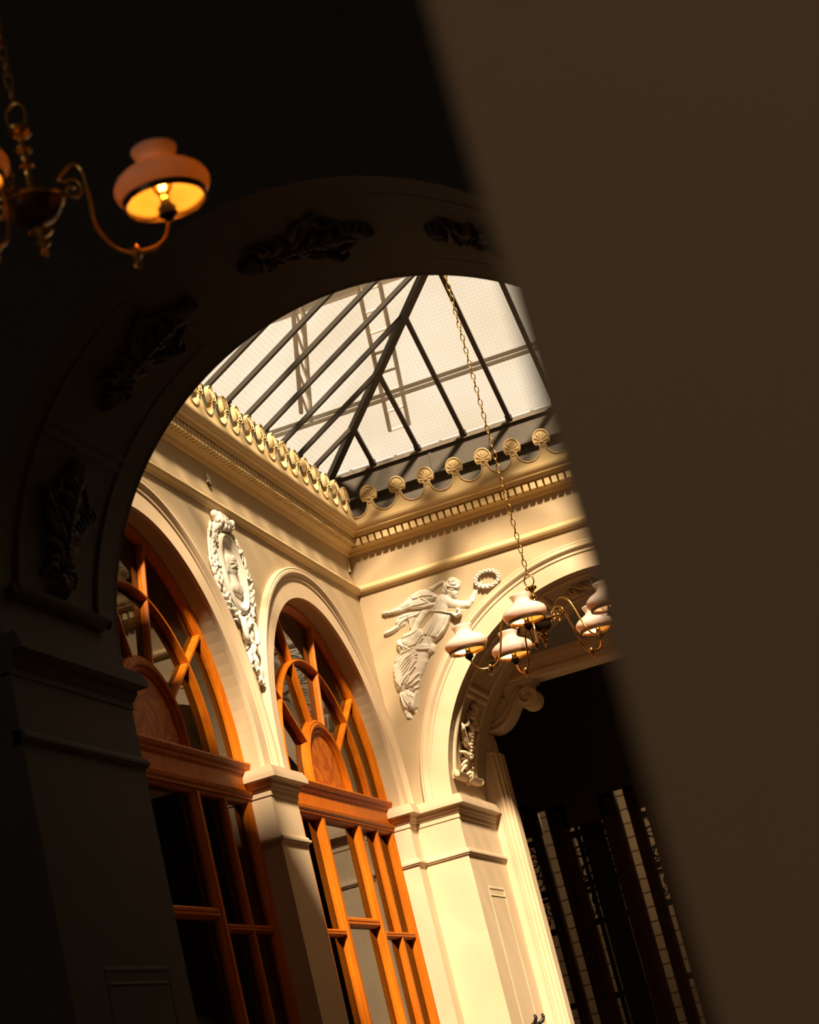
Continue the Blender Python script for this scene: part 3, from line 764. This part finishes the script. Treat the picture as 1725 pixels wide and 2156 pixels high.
ANG = json.loads('''{"body":{"cap":[[[0.668,4.829,0.041],[0.671,4.819,0.0399]],[[0.673,4.805,0.0256],[0.679,4.786,0.0154],[0.681,4.793,0.0113]],[[0.689,4.8,0.0072],[0.692,4.79,0.0051]],[[0.646,4.799,0.023],[0.604,4.772,0.0317]],[[0.585,4.789,0.0384],[0.62,4.767,0.0348]],[[0.576,4.775,0.0486],[0.562,4.733,0.0486],[0.545,4.699,0.0435]],[[0.619,4.764,0.0317],[0.684,4.726,0.0236],[0.752,4.702,0.0215],[0.783,4.722,0.0205],[0.823,4.766,0.0159],[0.847,4.799,0.0133]],[[0.847,4.799,0.0133],[0.869,4.8,0.0123],[0.88,4.799,0.0102]],[[0.875,4.803,0.0067],[0.908,4.796,0.0056],[0.934,4.799,0.0041]],[[0.874,4.799,0.0067],[0.911,4.787,0.0056],[0.94,4.788,0.0041]],[[0.873,4.794,0.0067],[0.904,4.782,0.0056],[0.932,4.782,0.0041]],[[0.87,4.792,0.0061],[0.892,4.78,0.0051],[0.914,4.777,0.0041]],[[0.859,4.806,0.0072],[0.872,4.822,0.0056],[0.883,4.83,0.0041]],[[0.517,4.768,0.0246],[0.441,4.742,0.0276],[0.382,4.692,0.0246],[0.342,4.648,0.0184],[0.316,4.638,0.0143]],[[0.13,4.137,0.0154],[0.138,4.101,0.0195],[0.146,4.065,0.0174],[0.162,4.052,0.0092]],[[0.547,4.698,0.041],[0.417,4.585,0.0307],[0.338,4.411,0.0246],[0.234,4.251,0.0184],[0.146,4.132,0.0154]],[[0.234,4.251,0.0184],[0.204,4.115,0.0154]],[[0.199,4.116,0.0154],[0.2,4.088,0.0123],[0.202,4.073,0.0072]]],"ridge":[[[0.654,4.822],[0.668,4.82],[0.678,4.814]],[[0.678,4.803],[0.688,4.791],[0.682,4.789]],[[0.673,4.783],[0.681,4.779]],[[0.671,4.808],[0.68,4.803]]]},"dress":{"poly":[[[0.506,4.728],[0.552,4.705],[0.628,4.668],[0.615,4.649],[0.582,4.602],[0.542,4.558],[0.494,4.527],[0.45,4.512],[0.457,4.482],[0.439,4.448],[0.405,4.439],[0.371,4.407],[0.34,4.354],[0.31,4.324],[0.284,4.259],[0.254,4.217],[0.228,4.208],[0.216,4.251],[0.18,4.267],[0.158,4.246],[0.132,4.248],[0.111,4.265],[0.105,4.312],[0.111,4.378],[0.123,4.43],[0.154,4.478],[0.198,4.515],[0.185,4.542],[0.19,4.597],[0.232,4.613],[0.257,4.634],[0.321,4.637],[0.358,4.643],[0.395,4.631],[0.438,4.664],[0.481,4.696]],[[0.124,4.25],[0.158,4.246],[0.218,4.256],[0.228,4.208],[0.268,4.23],[0.225,4.108],[0.196,4.084],[0.179,4.105],[0.154,4.096],[0.135,4.113],[0.119,4.151]]],"cap":[[[0.42,4.595,0.0358],[0.384,4.51,0.0369],[0.343,4.409,0.0338],[0.296,4.339,0.0287],[0.247,4.281,0.0256]],[[0.226,4.445,0.0307],[0.19,4.371,0.0307],[0.172,4.303,0.0256]],[[0.55,4.652,0.041],[0.509,4.585,0.0358]]],"ridge":[[[0.506,4.705],[0.455,4.641],[0.395,4.586]],[[0.527,4.699],[0.482,4.633],[0.421,4.578]],[[0.554,4.69],[0.514,4.623],[0.456,4.556]],[[0.579,4.677],[0.54,4.615],[0.476,4.544]],[[0.602,4.664],[0.567,4.607],[0.49,4.534]],[[0.614,4.655],[0.574,4.593],[0.517,4.549]],[[0.382,4.624],[0.32,4.586],[0.241,4.593]],[[0.388,4.605],[0.318,4.558],[0.246,4.569]],[[0.388,4.582],[0.33,4.537],[0.261,4.536]],[[0.372,4.633],[0.309,4.612],[0.24,4.61]],[[0.388,4.56],[0.33,4.515],[0.272,4.51]],[[0.321,4.501],[0.237,4.487],[0.168,4.445],[0.126,4.39]],[[0.322,4.483],[0.242,4.462],[0.17,4.405],[0.122,4.329]],[[0.317,4.462],[0.249,4.421],[0.184,4.373],[0.132,4.304]],[[0.301,4.422],[0.242,4.372],[0.184,4.328],[0.148,4.276]],[[0.285,4.382],[0.234,4.341],[0.191,4.286]],[[0.284,4.512],[0.206,4.502],[0.152,4.461]],[[0.43,4.547],[0.423,4.487],[0.405,4.447]],[[0.332,4.52],[0.376,4.512],[0.417,4.494]],[[0.321,4.501],[0.369,4.486],[0.417,4.474]],[[0.164,4.294],[0.188,4.321],[0.223,4.344],[0.263,4.366]],[[0.195,4.279],[0.239,4.294],[0.294,4.329]],[[0.186,4.265],[0.228,4.23],[0.271,4.24]],[[0.154,4.23],[0.159,4.184],[0.178,4.122]],[[0.18,4.245],[0.191,4.197],[0.19,4.147]],[[0.13,4.226],[0.136,4.162],[0.14,4.133]],[[0.223,4.21],[0.215,4.156],[0.184,4.104]],[[0.248,4.219],[0.228,4.163],[0.2,4.099]],[[0.206,4.592],[0.217,4.566],[0.203,4.536]],[[0.195,4.573],[0.235,4.549],[0.273,4.515]]]},"wing_a":{"poly":[[[0.574,4.812],[0.516,4.876],[0.481,4.897],[0.442,4.902],[0.38,4.887],[0.333,4.862],[0.28,4.838],[0.218,4.823],[0.143,4.823],[0.138,4.816],[0.162,4.805],[0.224,4.798],[0.276,4.796],[0.335,4.801],[0.398,4.776],[0.462,4.756],[0.513,4.754],[0.541,4.76],[0.496,4.8]]],"ridge":[[[0.536,4.821],[0.383,4.852],[0.248,4.825],[0.142,4.819]],[[0.534,4.811],[0.395,4.831],[0.274,4.811],[0.165,4.806]],[[0.526,4.802],[0.408,4.815],[0.313,4.805],[0.224,4.799]],[[0.523,4.791],[0.427,4.798],[0.346,4.8],[0.281,4.796]],[[0.52,4.781],[0.445,4.781],[0.372,4.789]],[[0.517,4.77],[0.465,4.769],[0.419,4.771]],[[0.514,4.868],[0.45,4.888],[0.377,4.877]],[[0.521,4.849],[0.456,4.869],[0.384,4.857]],[[0.528,4.833],[0.464,4.853],[0.393,4.849]],[[0.544,4.762],[0.494,4.792],[0.448,4.837]]]},"wing_b":{"poly":[[[0.438,4.755],[0.35,4.77],[0.292,4.771],[0.245,4.768],[0.219,4.737],[0.22,4.713],[0.175,4.698],[0.123,4.686],[0.114,4.674],[0.136,4.66],[0.189,4.663],[0.234,4.68],[0.285,4.696],[0.314,4.733],[0.305,4.659],[0.319,4.649],[0.347,4.691],[0.393,4.734]]],"ridge":[[[0.416,4.756],[0.302,4.74],[0.241,4.707],[0.123,4.675]],[[0.404,4.754],[0.334,4.753],[0.253,4.755],[0.224,4.729]],[[0.401,4.743],[0.353,4.735],[0.315,4.656]],[[0.382,4.738],[0.312,4.736],[0.256,4.719]],[[0.232,4.693],[0.182,4.679],[0.128,4.673]]]},"wing_c":{"poly":[[[0.498,4.896],[0.553,4.908],[0.62,4.921],[0.63,4.904],[0.58,4.891],[0.537,4.867]]],"ridge":[[[0.52,4.89],[0.569,4.903],[0.624,4.913]],[[0.534,4.877],[0.578,4.894],[0.625,4.908]]]},"hair":{"cap":[[[0.682,4.873,0.0486],[0.689,4.854,0.0435]],[[0.634,4.865,0.0256],[0.617,4.842,0.0205]],[[0.721,4.867,0.0205],[0.719,4.839,0.0133]],[[0.627,4.902,0.0102],[0.625,4.874,0.0154]],[[0.69,4.891,0.0256],[0.695,4.889,0.0256]]],"ridge":[[[0.67,4.894],[0.697,4.909],[0.72,4.884],[0.707,4.86],[0.681,4.868],[0.683,4.887],[0.701,4.889]],[[0.645,4.885],[0.647,4.85],[0.688,4.831]],[[0.63,4.872],[0.633,4.837],[0.676,4.827]],[[0.732,4.886],[0.738,4.856],[0.718,4.834]],[[0.664,4.913],[0.695,4.923],[0.73,4.904]],[[0.643,4.897],[0.646,4.867],[0.681,4.848],[0.712,4.835]]]},"sash":{"cap":[[[0.5,4.727,0.0061],[0.563,4.705,0.0061],[0.629,4.67,0.0061]],[[0.63,4.673,0.0092],[0.654,4.645,0.0113],[0.684,4.65,0.0113],[0.692,4.671,0.0092],[0.674,4.69,0.0072]]],"ridge":[]},"wreath":{"c":[0.934,4.831],"ex":[0.08199999999999996,-0.014000000000000234],"ey":[0.017999999999999905,0.054999999999999716]}}''')
def bbox(spec, m=.02):
    P = [p for k in ('poly', 'cap') for s in spec.get(k, []) for p in s]
    rr = [p[2] if len(p) > 2 else 0 for p in P]
    return (min(p[0]-r for p, r in zip(P, rr))-m, max(p[0]+r for p, r in zip(P, rr))+m, min(p[1]-r for p, r in zip(P, rr))-m, max(p[1]+r for p, r in zip(P, rr))+m)
ang = empty('relief_sculpture', (.6, 0, 4.5), 'white stucco relief of a winged woman in flowing dress holding out a wreath', 'relief sculpture')
for key, nm, kw in (('wing_c', 'wing', dict(base=.014, edge=.02, ra=.006)), ('wing_b', 'wing', dict(base=.020, edge=.03, ra=.011, rw=.006)), ('wing_a', 'wing', dict(base=.028, edge=.03, ra=.015, rw=.0058)),
                    ('body', 'body', dict(bulge=.75, ra=.004, rw=.0035)), ('dress', 'dress', dict(base=.036, edge=.05, bulge=.85, ra=.017, rw=.0068)), ('hair', 'hair', dict(bulge=.80, ra=.012, rw=.005)), ('sash', 'sash', dict(bulge=.9, lift=.04))):
    sp = dict(ANG[key]); sp['ridge'] = mids(sp.get('ridge', []))
    relief(nm, BACK, (lambda U, V, sp=sp, kw=kw: height(U, V, sp, **kw)), bbox(sp), .0035, M['relief'], ang)
W = ANG['wreath']; mb = MB(); cx_, cz_ = W['c']; ex, ey = W['ex'], W['ey']
ring = lambda a, k=1.0: (cx_+k*(ex[0]*math.cos(a)+ey[0]*math.sin(a)), cz_+k*(ex[1]*math.cos(a)+ey[1]*math.sin(a)))
mb.tube([BACK(*(lambda p: (p[0], .016, p[1]))(ring(a))) for a in np.linspace(0, 2*PI, 40)[:-1]], .008, 7, True)
for j in range(34):
    a = 2*PI*j/34; k = 1.0+(.16 if j % 2 else -.13)
    p, q = ring(a, 1.0+(.04 if j % 2 else -.03)), ring(a+.36, k)
    mb.tube([BACK(p[0]+(q[0]-p[0])*t, .014+.016*math.sin(PI*(.2+.7*t)), p[1]+(q[1]-p[1])*t) for t in np.linspace(0, 1, 6)], [.003, .007, .0095, .009, .006, .001], 7)
mb.build('laurel_wreath', M['relief'], ang, True)

# oval medallion between the two arched windows
MU, MV, A_, B_ = -2.785, 4.612, .155, .208
med = empty('wall_medallion', (0, MU, MV), 'white oval stucco medallion with a bust, framed by a leaf garland', 'medallion')
mb = MB(); n = 72
fp = [(.040, -.01), (.040, .030), (.030, .040), (.018, .043), (.011, .034), (.005, .036), (-.006, .022), (-.012, .010), (-.014, -.01)]
mb.loft([[LEFT(MU+(A_+dr)*math.cos(a), d, MV+(B_+dr)*math.sin(a)) for dr, d in fp] for a in np.linspace(0, 2*PI, n+1)[:-1]], True, False, True)
mb.build('oval_frame', M['relief'], med, True, 40)
mb = MB(); mb.prism([(MU+A_*math.cos(a), MV+B_*math.sin(a)) for a in np.linspace(0, 2*PI, 49)[:-1]], LEFT, -.01, .010); mb.build('oval_field', M['relief'], med)
bust = {'cap': [[(MU+.012, MV+.065, .062), (MU+.02, MV+.035, .058)], [(MU-.040, MV+.03, .020), (MU-.045, MV+.01, .016)], [(MU+.015, MV-.01, .035), (MU+.02, MV-.07, .05)], [(MU-.05, MV-.095, .03), (MU+.06, MV-.085, .05), (MU+.10, MV-.075, .03)], [(MU+.07, MV+.06, .028), (MU+.08, MV+.02, .02)]],
        'ridge': [[(MU+.05-.016*j, MV+.115-.006*j*j*.4), (MU+.062-.010*j, MV+.07-.004*j), (MU+.04-.012*j, MV+.03)] for j in range(6)]}
relief('bust', LEFT, lambda U, V: height(U, V, bust, bulge=.62, ra=.010, rw=.006), (MU-.13, MU+.16, MV-.16, MV+.16), .0035, M['relief'], med, .008)
mb = MB()
def leafL(u0, v0, u1, v1, wd, h0=.02, h1=.05):
    mb.tube([LEFT(u0+(u1-u0)*t, h0+(h1-h0)*math.sin(PI*(.1+.75*t)), v0+(v1-v0)*t) for t in np.linspace(0, 1, 6)], [wd*.4, wd*.9, wd, wd*.95, wd*.65, wd*.15], 8)
def blob(u, v, r, h=.02): mb.lathe([(0, -r), (r*.5, -r*.86), (r*.87, -r*.5), (r, 0), (r*.87, r*.5), (r*.5, r*.86), (0, r)], 9, LEFT(u, h, v))
NG = 40
for j in range(NG):
    a0_ = -PI/2+2*PI*j/NG
    for k, (ay, az) in enumerate(((.066, .056), (.094, .068), (.122, .080), (.148, .094))):
        a = a0_ + (.5*k % 1)*2*PI/NG; s = 1 if math.cos(a) >= 0 else -1
        q = rng.uniform(-.010, .010); da = rng.uniform(.17, .24)*s; t = rng.uniform(-.012, .030)
        leafL(MU+(A_+ay+q)*math.cos(a), MV+(B_+az+q)*math.sin(a), MU+(A_+ay+q+t)*math.cos(a+da), MV+(B_+az+q+t)*math.sin(a+da), rng.uniform(.010, .015), .006, (.018, .026, .026, .016)[k])
    if j % 4 == 2:
        blob(MU+(A_+.10)*math.cos(a0_), MV+(B_+.066)*math.sin(a0_), 0.022, .014)
        for e in (-1, 1): leafL(MU+(A_+.10)*math.cos(a0_), MV+(B_+.066)*math.sin(a0_), MU+(A_+.10+e*.045)*math.cos(a0_+.05), MV+(B_+.066+e*.03)*math.sin(a0_+.05), .010, .02, .034)
for j in range(22):
    blob(MU+rng.uniform(-.11, .11), MV+B_+.06+rng.uniform(-.02, .075)-.0, rng.uniform(.016, .028), rng.uniform(.02, .05))
for j in range(14): leafL(MU+rng.uniform(-.10, .10), MV+B_+.05+rng.uniform(0, .05), MU+rng.uniform(-.14, .14), MV+B_+.05+rng.uniform(.03, .09), .016, .03, .06)
mb.build('leaf_garland', M['relief'], med, True)
mb = MB()
for s in (-1, 1):
    mb.tube([LEFT(MU+s*(.01+.085*math.sin(PI*t)), .030+.02*math.sin(PI*t), MV-B_-.115-.07*t+.045*math.sin(2*PI*t)) for t in np.linspace(0, 1, 14)], [.010, .014, .017, .018, .018, .017, .016, .016, .016, .015, .014, .012, .010, .006], 8)
    pts = [(MU+s*(.02+.05*t+.014*math.sin(9*t)), MV-B_-.12-.26*t+(.0 if s < 0 else -.07*t)) for t in np.linspace(0, 1, 22)]
    mb.tube([LEFT(u, .016+.018*abs(math.sin(14*t)), v) for (u, v), t in zip(pts, np.linspace(0, 1, 22))], [.012+.008*abs(math.sin(11*t+.4)) if t < .97 else .004 for t in np.linspace(0, 1, 22)], 8)
    for j in range(9):
        t = .12+.09*j; u, v = MU+s*(.02+.05*t), MV-B_-.12-.26*t+(.0 if s < 0 else -.07*t)
        leafL(u, v, u+s*.028*(1 if j % 2 else -1), v-.035, .010, .01, .03)
blob(MU, MV-B_-.115, .026, .034)
mb.build('ribbon', M['relief'], med, True)

# small fittings on the upper wall
def plate(y, z, w, h, label):
    o = empty('wall_plate', (0, y, z), label, 'wall plate')
    mb = MB(); mb.box(-.004, .010, y-w/2, y+w/2, z-h/2, z+h/2); mb.build('backing', M['steel'], o)
    mb = MB()
    for dz in (-.32, 0, .32): mb.tube([(.008, y, z+dz*h), (.013, y, z+dz*h)], .005, 8)
    mb.build('fixing_stud', M['steel'], o)
    mb = MB(); mb.box(0, .016, y-w/2, y+w/2, z-h/2-.006, z-h/2+.010); mb.build('bottom_lip', M['bronze'], o)
plate(-2.79, 5.195, .05, .062, 'small pale metal plate on the wall above the medallion')
plate(-.085, 5.185, .035, .072, 'narrow pale metal plate on the wall in the corner under the cornice')
hk = empty('wall_bracket', (.319, .66, 1.90), 'black metal bracket at the foot of the lit reveal panel', 'bracket')
mb = MB(); mb.box(.319, .345, .58, .76, 1.80, 1.885); mb.build('back_plate', M['black'], hk)
for y in (.545, .79):
    mb = MB(); mb.tube([(.33, .66+(y-.66)*.6, 1.87), (.36, y-.0, 1.89), (.37, y, 1.915), (.365, y, 1.935)], [.014, .014, .012, .009], 8); mb.build('hook', M['black'], hk, True)

# ------------------------------------------------------------------ chandeliers
def chandelier(loc, angles, R0, ztop, label, watts=.9):
    root = empty('chandelier', loc, label, 'chandelier'); X, Y, Z = loc       # Z: height of the lamp rims
    L = lambda r, a, z: (X+r*math.cos(a), Y+r*math.sin(a), Z+z)
    mb = MB()
    mb.lathe([(0, -.088), (.007, -.084), (.010, -.076), (.006, -.066), (.008, -.062), (.016, -.056), (.018, -.050), (.008, -.042), (.010, -.036), (.027, -.026), (.029, -.020), (.012, -.012), (.010, -.002), (0, 0)], 20, (X, Y, Z))
    mb.build('finial', M['brass'], root, True, 50)
    mb = MB()
    mb.lathe([(0, -.002), (.020, .000), (.045, .012), (.060, .032), (.066, .055), (.066, .066), (.055, .078), (.030, .086), (.016, .090), (0, .090)], 28, (X, Y, Z))
    mb.build('bowl', M['bronze'], root, True, 50)
    mb = MB(); mb.lathe([(.0655, .052), (.072, .053), (.074, .060), (.072, .067), (.0655, .068)], 28, (X, Y, Z), True); mb.build('bowl_band', M['brass'], root, True)
    mb = MB()
    mb.lathe([(0, .088), (.014, .090), (.012, .12), (.010, .15), (.018, .158), (.010, .166), (.016, .180), (.011, .190), (.022, .200), (.022, .206), (.010, .216), (.009, .226), (.014, .232), (.030, .246), (.032, .256), (.026, .262), (.008, .264), (0, .266)], 20, (X, Y, Z))
    mb.build('stem', M['brass'], root, True, 50)
    mb = MB(); zc = Z+.262
    mb.tube([(X+.026*math.cos(t), Y, zc+.034+.034*math.sin(t)) for t in np.linspace(-PI/2, 3*PI/2, 18)[:-1]], .004, 6, True)
    z = zc+.075; k = 0; pl = .040
    while z < ztop:
        pts = []
        for t in np.linspace(0, 2*PI, 15)[:-1]:
            a, b = .0105*math.cos(t), (pl/2+.006)*math.sin(t)
            pts.append((X+(a if k % 2 else 0), Y+(0 if k % 2 else a), z+pl/2+b))
        mb.tube(pts, .0030, 5, True); z += pl; k += 1
    mb.build('chain', M['brass'], root, True)
    mb = MB(); mb.lathe([(0, ztop-Z-.03), (.03, ztop-Z-.025), (.045, ztop-Z-.005), (.045, ztop-Z+.02), (0, ztop-Z+.02)], 16, (X, Y, Z)); mb.build('ceiling_hook', M['bronze'], root, True, 50)
    off = R0-.42
    for a in map(math.radians, angles):
        rz = []
        sc = .030                                     # scroll at the root of the arm
        for t in np.linspace(0, 1, 22):
            ang = 2.2+2*PI*1.25*(1-t)*-1; q = .007+.023*t
            rz.append((.128+off*.3+q*math.cos(ang+.0), .072+q*math.sin(ang)))
        p0 = rz[-1]
        ctl = [p0, (.105+off*.3, .110), (.150+off*.4, .140), (.195+off*.6, .118), (.222+off*.8, .05), (.245+off, -.03), (.275+off, -.095), (.315+off, -.122), (.335+off, -.122), (.375+off, -.118), (.405+off, -.095), (.420+off, -.055)]
        sm = []
        for j in range(len(ctl)-1):
            P0, P1, P2, P3 = ctl[max(0, j-1)], ctl[j], ctl[j+1], ctl[min(len(ctl)-1, j+2)]
            for t in np.linspace(0, 1, 7)[:-1]:
                sm.append(tuple(.5*((2*P1[c])+(-P0[c]+P2[c])*t+(2*P0[c]-5*P1[c]+4*P2[c]-P3[c])*t*t+(-P0[c]+3*P1[c]-3*P2[c]+P3[c])*t**3) for c in (0, 1)))
        sm.append(ctl[-1])
        mb = MB(); mb.tube([L(r, a, z) for r, z in rz+sm[1:]], .0052, 8)
        mb.tube([L(.060, a, .060), L(.098+off*.3, a, .066)], .008, 8)
        arm = mb.build('arm', M['brass'], root, True)
        mb = MB(); c = L(.325+off, a, -.122)
        mb.lathe([(0, .018), (.010, .016), (.013, .008), (.013, -.010), (.009, -.016), (.005, -.022), (0, -.024)], 10, c)
        mb.tube([(c[0]+.008*math.cos(t)*math.cos(a), c[1]+.008*math.cos(t)*math.sin(a), c[2]-.032+.010*math.sin(t)) for t in np.linspace(0, 2*PI, 12)[:-1]], .0024, 6, True)
        mb.build('drop_ornament', M['brass'], arm, True, 50)
        lc = L(R0, a, 0)
        mb = MB(); mb.lathe([(0, -.060), (.010, -.058), (.013, -.050), (.023, -.042), (.023, -.022), (.016, -.018), (.013, -.004), (.009, .0), (0, .0)], 16, lc); mb.build('socket', M['black'], arm, True, 40)
        mb = MB()
        mb.lathe([(.1015, -.010), (.1025, .004), (.0975, .006), (.0945, -.010)], 40, lc, True)
        for k in range(3):
            b = a+.5+2*PI*k/3; mb.tube([(lc[0]+r*math.cos(b), lc[1]+r*math.sin(b), lc[2]+z) for r, z in ((.018, -.030), (.05, -.034), (.085, -.024), (.098, .0))], .0016, 5)
        mb.build('gallery_ring', M['bronze'], arm, True, 40)
        pr = [(.0985, .002), (.108, .012), (.1165, .028), (.1170, .040), (.110, .054), (.094, .068), (.072, .080), (.054, .090), (.046, .098), (.045, .106), (.049, .116), (.056, .130), (.0575, .136)]
        mb = MB(); mb.lathe(pr+[(r-.003, z) for r, z in reversed(pr)], 44, lc, True)
        sh = mb.build('lamp_shade', M['opal'], root, True)
        mb = MB(); mb.lathe([(.012, .0), (.013, .012), (.022, .026), (.028, .042), (.028, .054), (.022, .068), (.010, .076), (0, .078)], 16, lc); bulb = mb.build('bulb', M['bulbglass'], root, True)
        mb = MB()
        for k in range(4):
            b = k*PI/2; mb.tube([(lc[0]+.006*math.cos(b), lc[1]+.006*math.sin(b), lc[2]+.026), (lc[0]+.008*math.cos(b), lc[1]+.008*math.sin(b), lc[2]+.060)], .0016, 5)
        mb.build('filament', M['filament'], bulb)
        ld = bpy.data.lights.new('bulb_light', 'POINT'); ld.energy = watts; ld.color = (1.0, .36, .022); ld.shadow_soft_size = .012
        lo = bpy.data.objects.new('bulb_light', ld); COL.objects.link(lo); lo.location = (lc[0], lc[1], lc[2]+.044); attach(lo, bulb)
    return root
M['bulbglass'] = glass_mat('amber_bulb_glass', (1.0, .82, .50), 1.25)
chandelier((1.657, -2.80, 3.757), (-90, -18, 54, 126, 198), .42, 6.72, 'brass five-lamp chandelier with white opal shades hanging in the bright court')
chandelier((1.742, -9.05, 3.72), (19, 261, 178), .305, 6.18, 'dark brass chandelier with glowing amber shade hanging in the unlit passage', 1.7)

mb = MB(); mb.box(-1.2, 6.0, CY-1.1, CY-.95, 5.452, 6.3); mb.box(-.5, CX+.5, CY-1.0, CY-.45, 5.452, 5.60)
tag(mb.build('wall_passage_upper', M['shade_plaster']), 'dark wall above the near arch', 'wall', kind='structure')
# ------------------------------------------------------------------ the passage the picture is taken from
mb = MB(); mb.box(-1.2, 6.0, -17, CY-1.1, 6.2, 6.35)
tag(mb.build('ceiling', M['dim']), 'dark ceiling of the passage', 'ceiling', kind='structure')
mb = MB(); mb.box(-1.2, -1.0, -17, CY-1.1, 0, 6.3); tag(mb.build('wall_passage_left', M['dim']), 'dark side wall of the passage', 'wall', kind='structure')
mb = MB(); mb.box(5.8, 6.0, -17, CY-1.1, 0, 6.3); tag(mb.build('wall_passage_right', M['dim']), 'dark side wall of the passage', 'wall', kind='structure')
mb = MB(); mb.box(-1.2, 6.0, -17.2, -17, 0, 6.3); tag(mb.build('wall_passage_back', M['dim']), 'back wall of the passage', 'wall', kind='structure')
mb = MB(); mb.box(CX+.4, 6.0, CY-1.25, CY-1.05, 0, 6.3); mb.box(-1.2, -.4, CY-1.25, CY-1.05, 0, 6.3); tag(mb.build('wall_passage_end', M['dim']), 'passage wall beside the near arch', 'wall', kind='structure')
px, py = PIER
mb = MB(); path = [(px, py+.75), (px, py), (px+1.3, py), (px+1.3, py+.75)]
mb.box(px, px+1.3, py, py+.75, 0, 6.2)
pr = mb.build('pillar', M['pier']); tag(pr, 'blurred plain brown pier close to the camera on the right', 'pier', kind='structure')
bv = pr.modifiers.new('edge', 'BEVEL'); bv.width = .006; bv.segments = 2

# ------------------------------------------------------------------ light
w = bpy.data.worlds.new('sky'); scene.world = w; w.use_nodes = True
nt = w.node_tree; bg = nt.nodes['Background']
# added sky gradient: bright in view, dimmed elsewhere to cut fill in the court
tc = nt.nodes.new('ShaderNodeTexCoord'); dt = nt.nodes.new('ShaderNodeVectorMath'); dt.operation = 'DOT_PRODUCT'
dt.inputs[1].default_value = Vector(SKY_HI_D).normalized(); nt.links.new(tc.outputs['Generated'], dt.inputs[0])
cr = nt.nodes.new('ShaderNodeValToRGB'); cr.color_ramp.interpolation = 'EASE'
cr.color_ramp.elements[0].position = .35; cr.color_ramp.elements[0].color = [c*SKY_LO for c in SKYC_LO]+[1]
cr.color_ramp.elements[1].position = .80; cr.color_ramp.elements[1].color = [c for c in SKYC]+[1]
nt.links.new(dt.outputs['Value'], cr.inputs['Fac']); nt.links.new(cr.outputs['Color'], bg.inputs['Color']); bg.inputs['Strength'].default_value = SKYS
sd = bpy.data.lights.new('sun', 'SUN'); sd.energy = SUN_E; sd.color = SUN_C; sd.angle = math.radians(SUN_A)
so = bpy.data.objects.new('sun', sd); COL.objects.link(so)
so.rotation_euler = Vector(SUN_D).to_track_quat('-Z', 'Y').to_euler()
def point(name, loc, e, col, r=.1):
    d = bpy.data.lights.new(name, 'POINT'); d.energy = e; d.color = col; d.shadow_soft_size = r
    o = bpy.data.objects.new(name, d); COL.objects.link(o); o.location = loc; return o
point('hall_fill_light', (.9, 5.0, 3.9), HALL_W, (1, .72, .42), .12)  # added fill for the stone wall; no lamp stands here
point('pier_fill_light', (4.9, -14.6, 3.6), PASS_W, (1, .82, .60), .15)  # unseen light added behind the camera to brighten the brown pier
point('passage_lift_light', (-.6, -13.8, 4.9), GAL_W, (1, .93, .88), .15)  # unseen fill added to lift the blacks of the passage

# ------------------------------------------------------------------ camera
cd = bpy.data.cameras.new('camera'); cam = bpy.data.objects.new('camera', cd); COL.objects.link(cam); scene.camera = cam
Rm = [[0.932346, 0.270575, -0.239835], [-0.301282, 0.214645, -0.929062], [-0.199902, 0.938465, 0.281642]]
mw = Matrix.Identity(4)
for i in range(3):
    mw[i][0] = Rm[0][i]; mw[i][1] = -Rm[1][i]; mw[i][2] = -Rm[2][i]
mw[0][3], mw[1][3], mw[2][3] = 3.2915, -13.0426, 1.5582
cam.matrix_world = mw
cd.sensor_fit = 'VERTICAL'; cd.sensor_height = 36; cd.lens = 4124.63/2156*36
cd.clip_start = .05; cd.clip_end = 200
cd.dof.use_dof = True; cd.dof.focus_distance = 11.5; cd.dof.aperture_fstop = (cd.lens/1000)/APERTURE

vs = scene.view_settings; vs.view_transform = 'Standard'; vs.look = 'None'; vs.exposure = EXPO; vs.gamma = 1.0; vs.use_curve_mapping = False
cy = scene.cycles
cy.use_denoising = True
try: cy.denoiser = 'OPENIMAGEDENOISE'
except Exception: pass
cy.max_bounces = 8; cy.diffuse_bounces = 5; cy.glossy_bounces = 4; cy.transmission_bounces = 6; cy.transparent_max_bounces = 12
cy.sample_clamp_indirect = 6.0; cy.caustics_reflective = False; cy.caustics_refractive = False
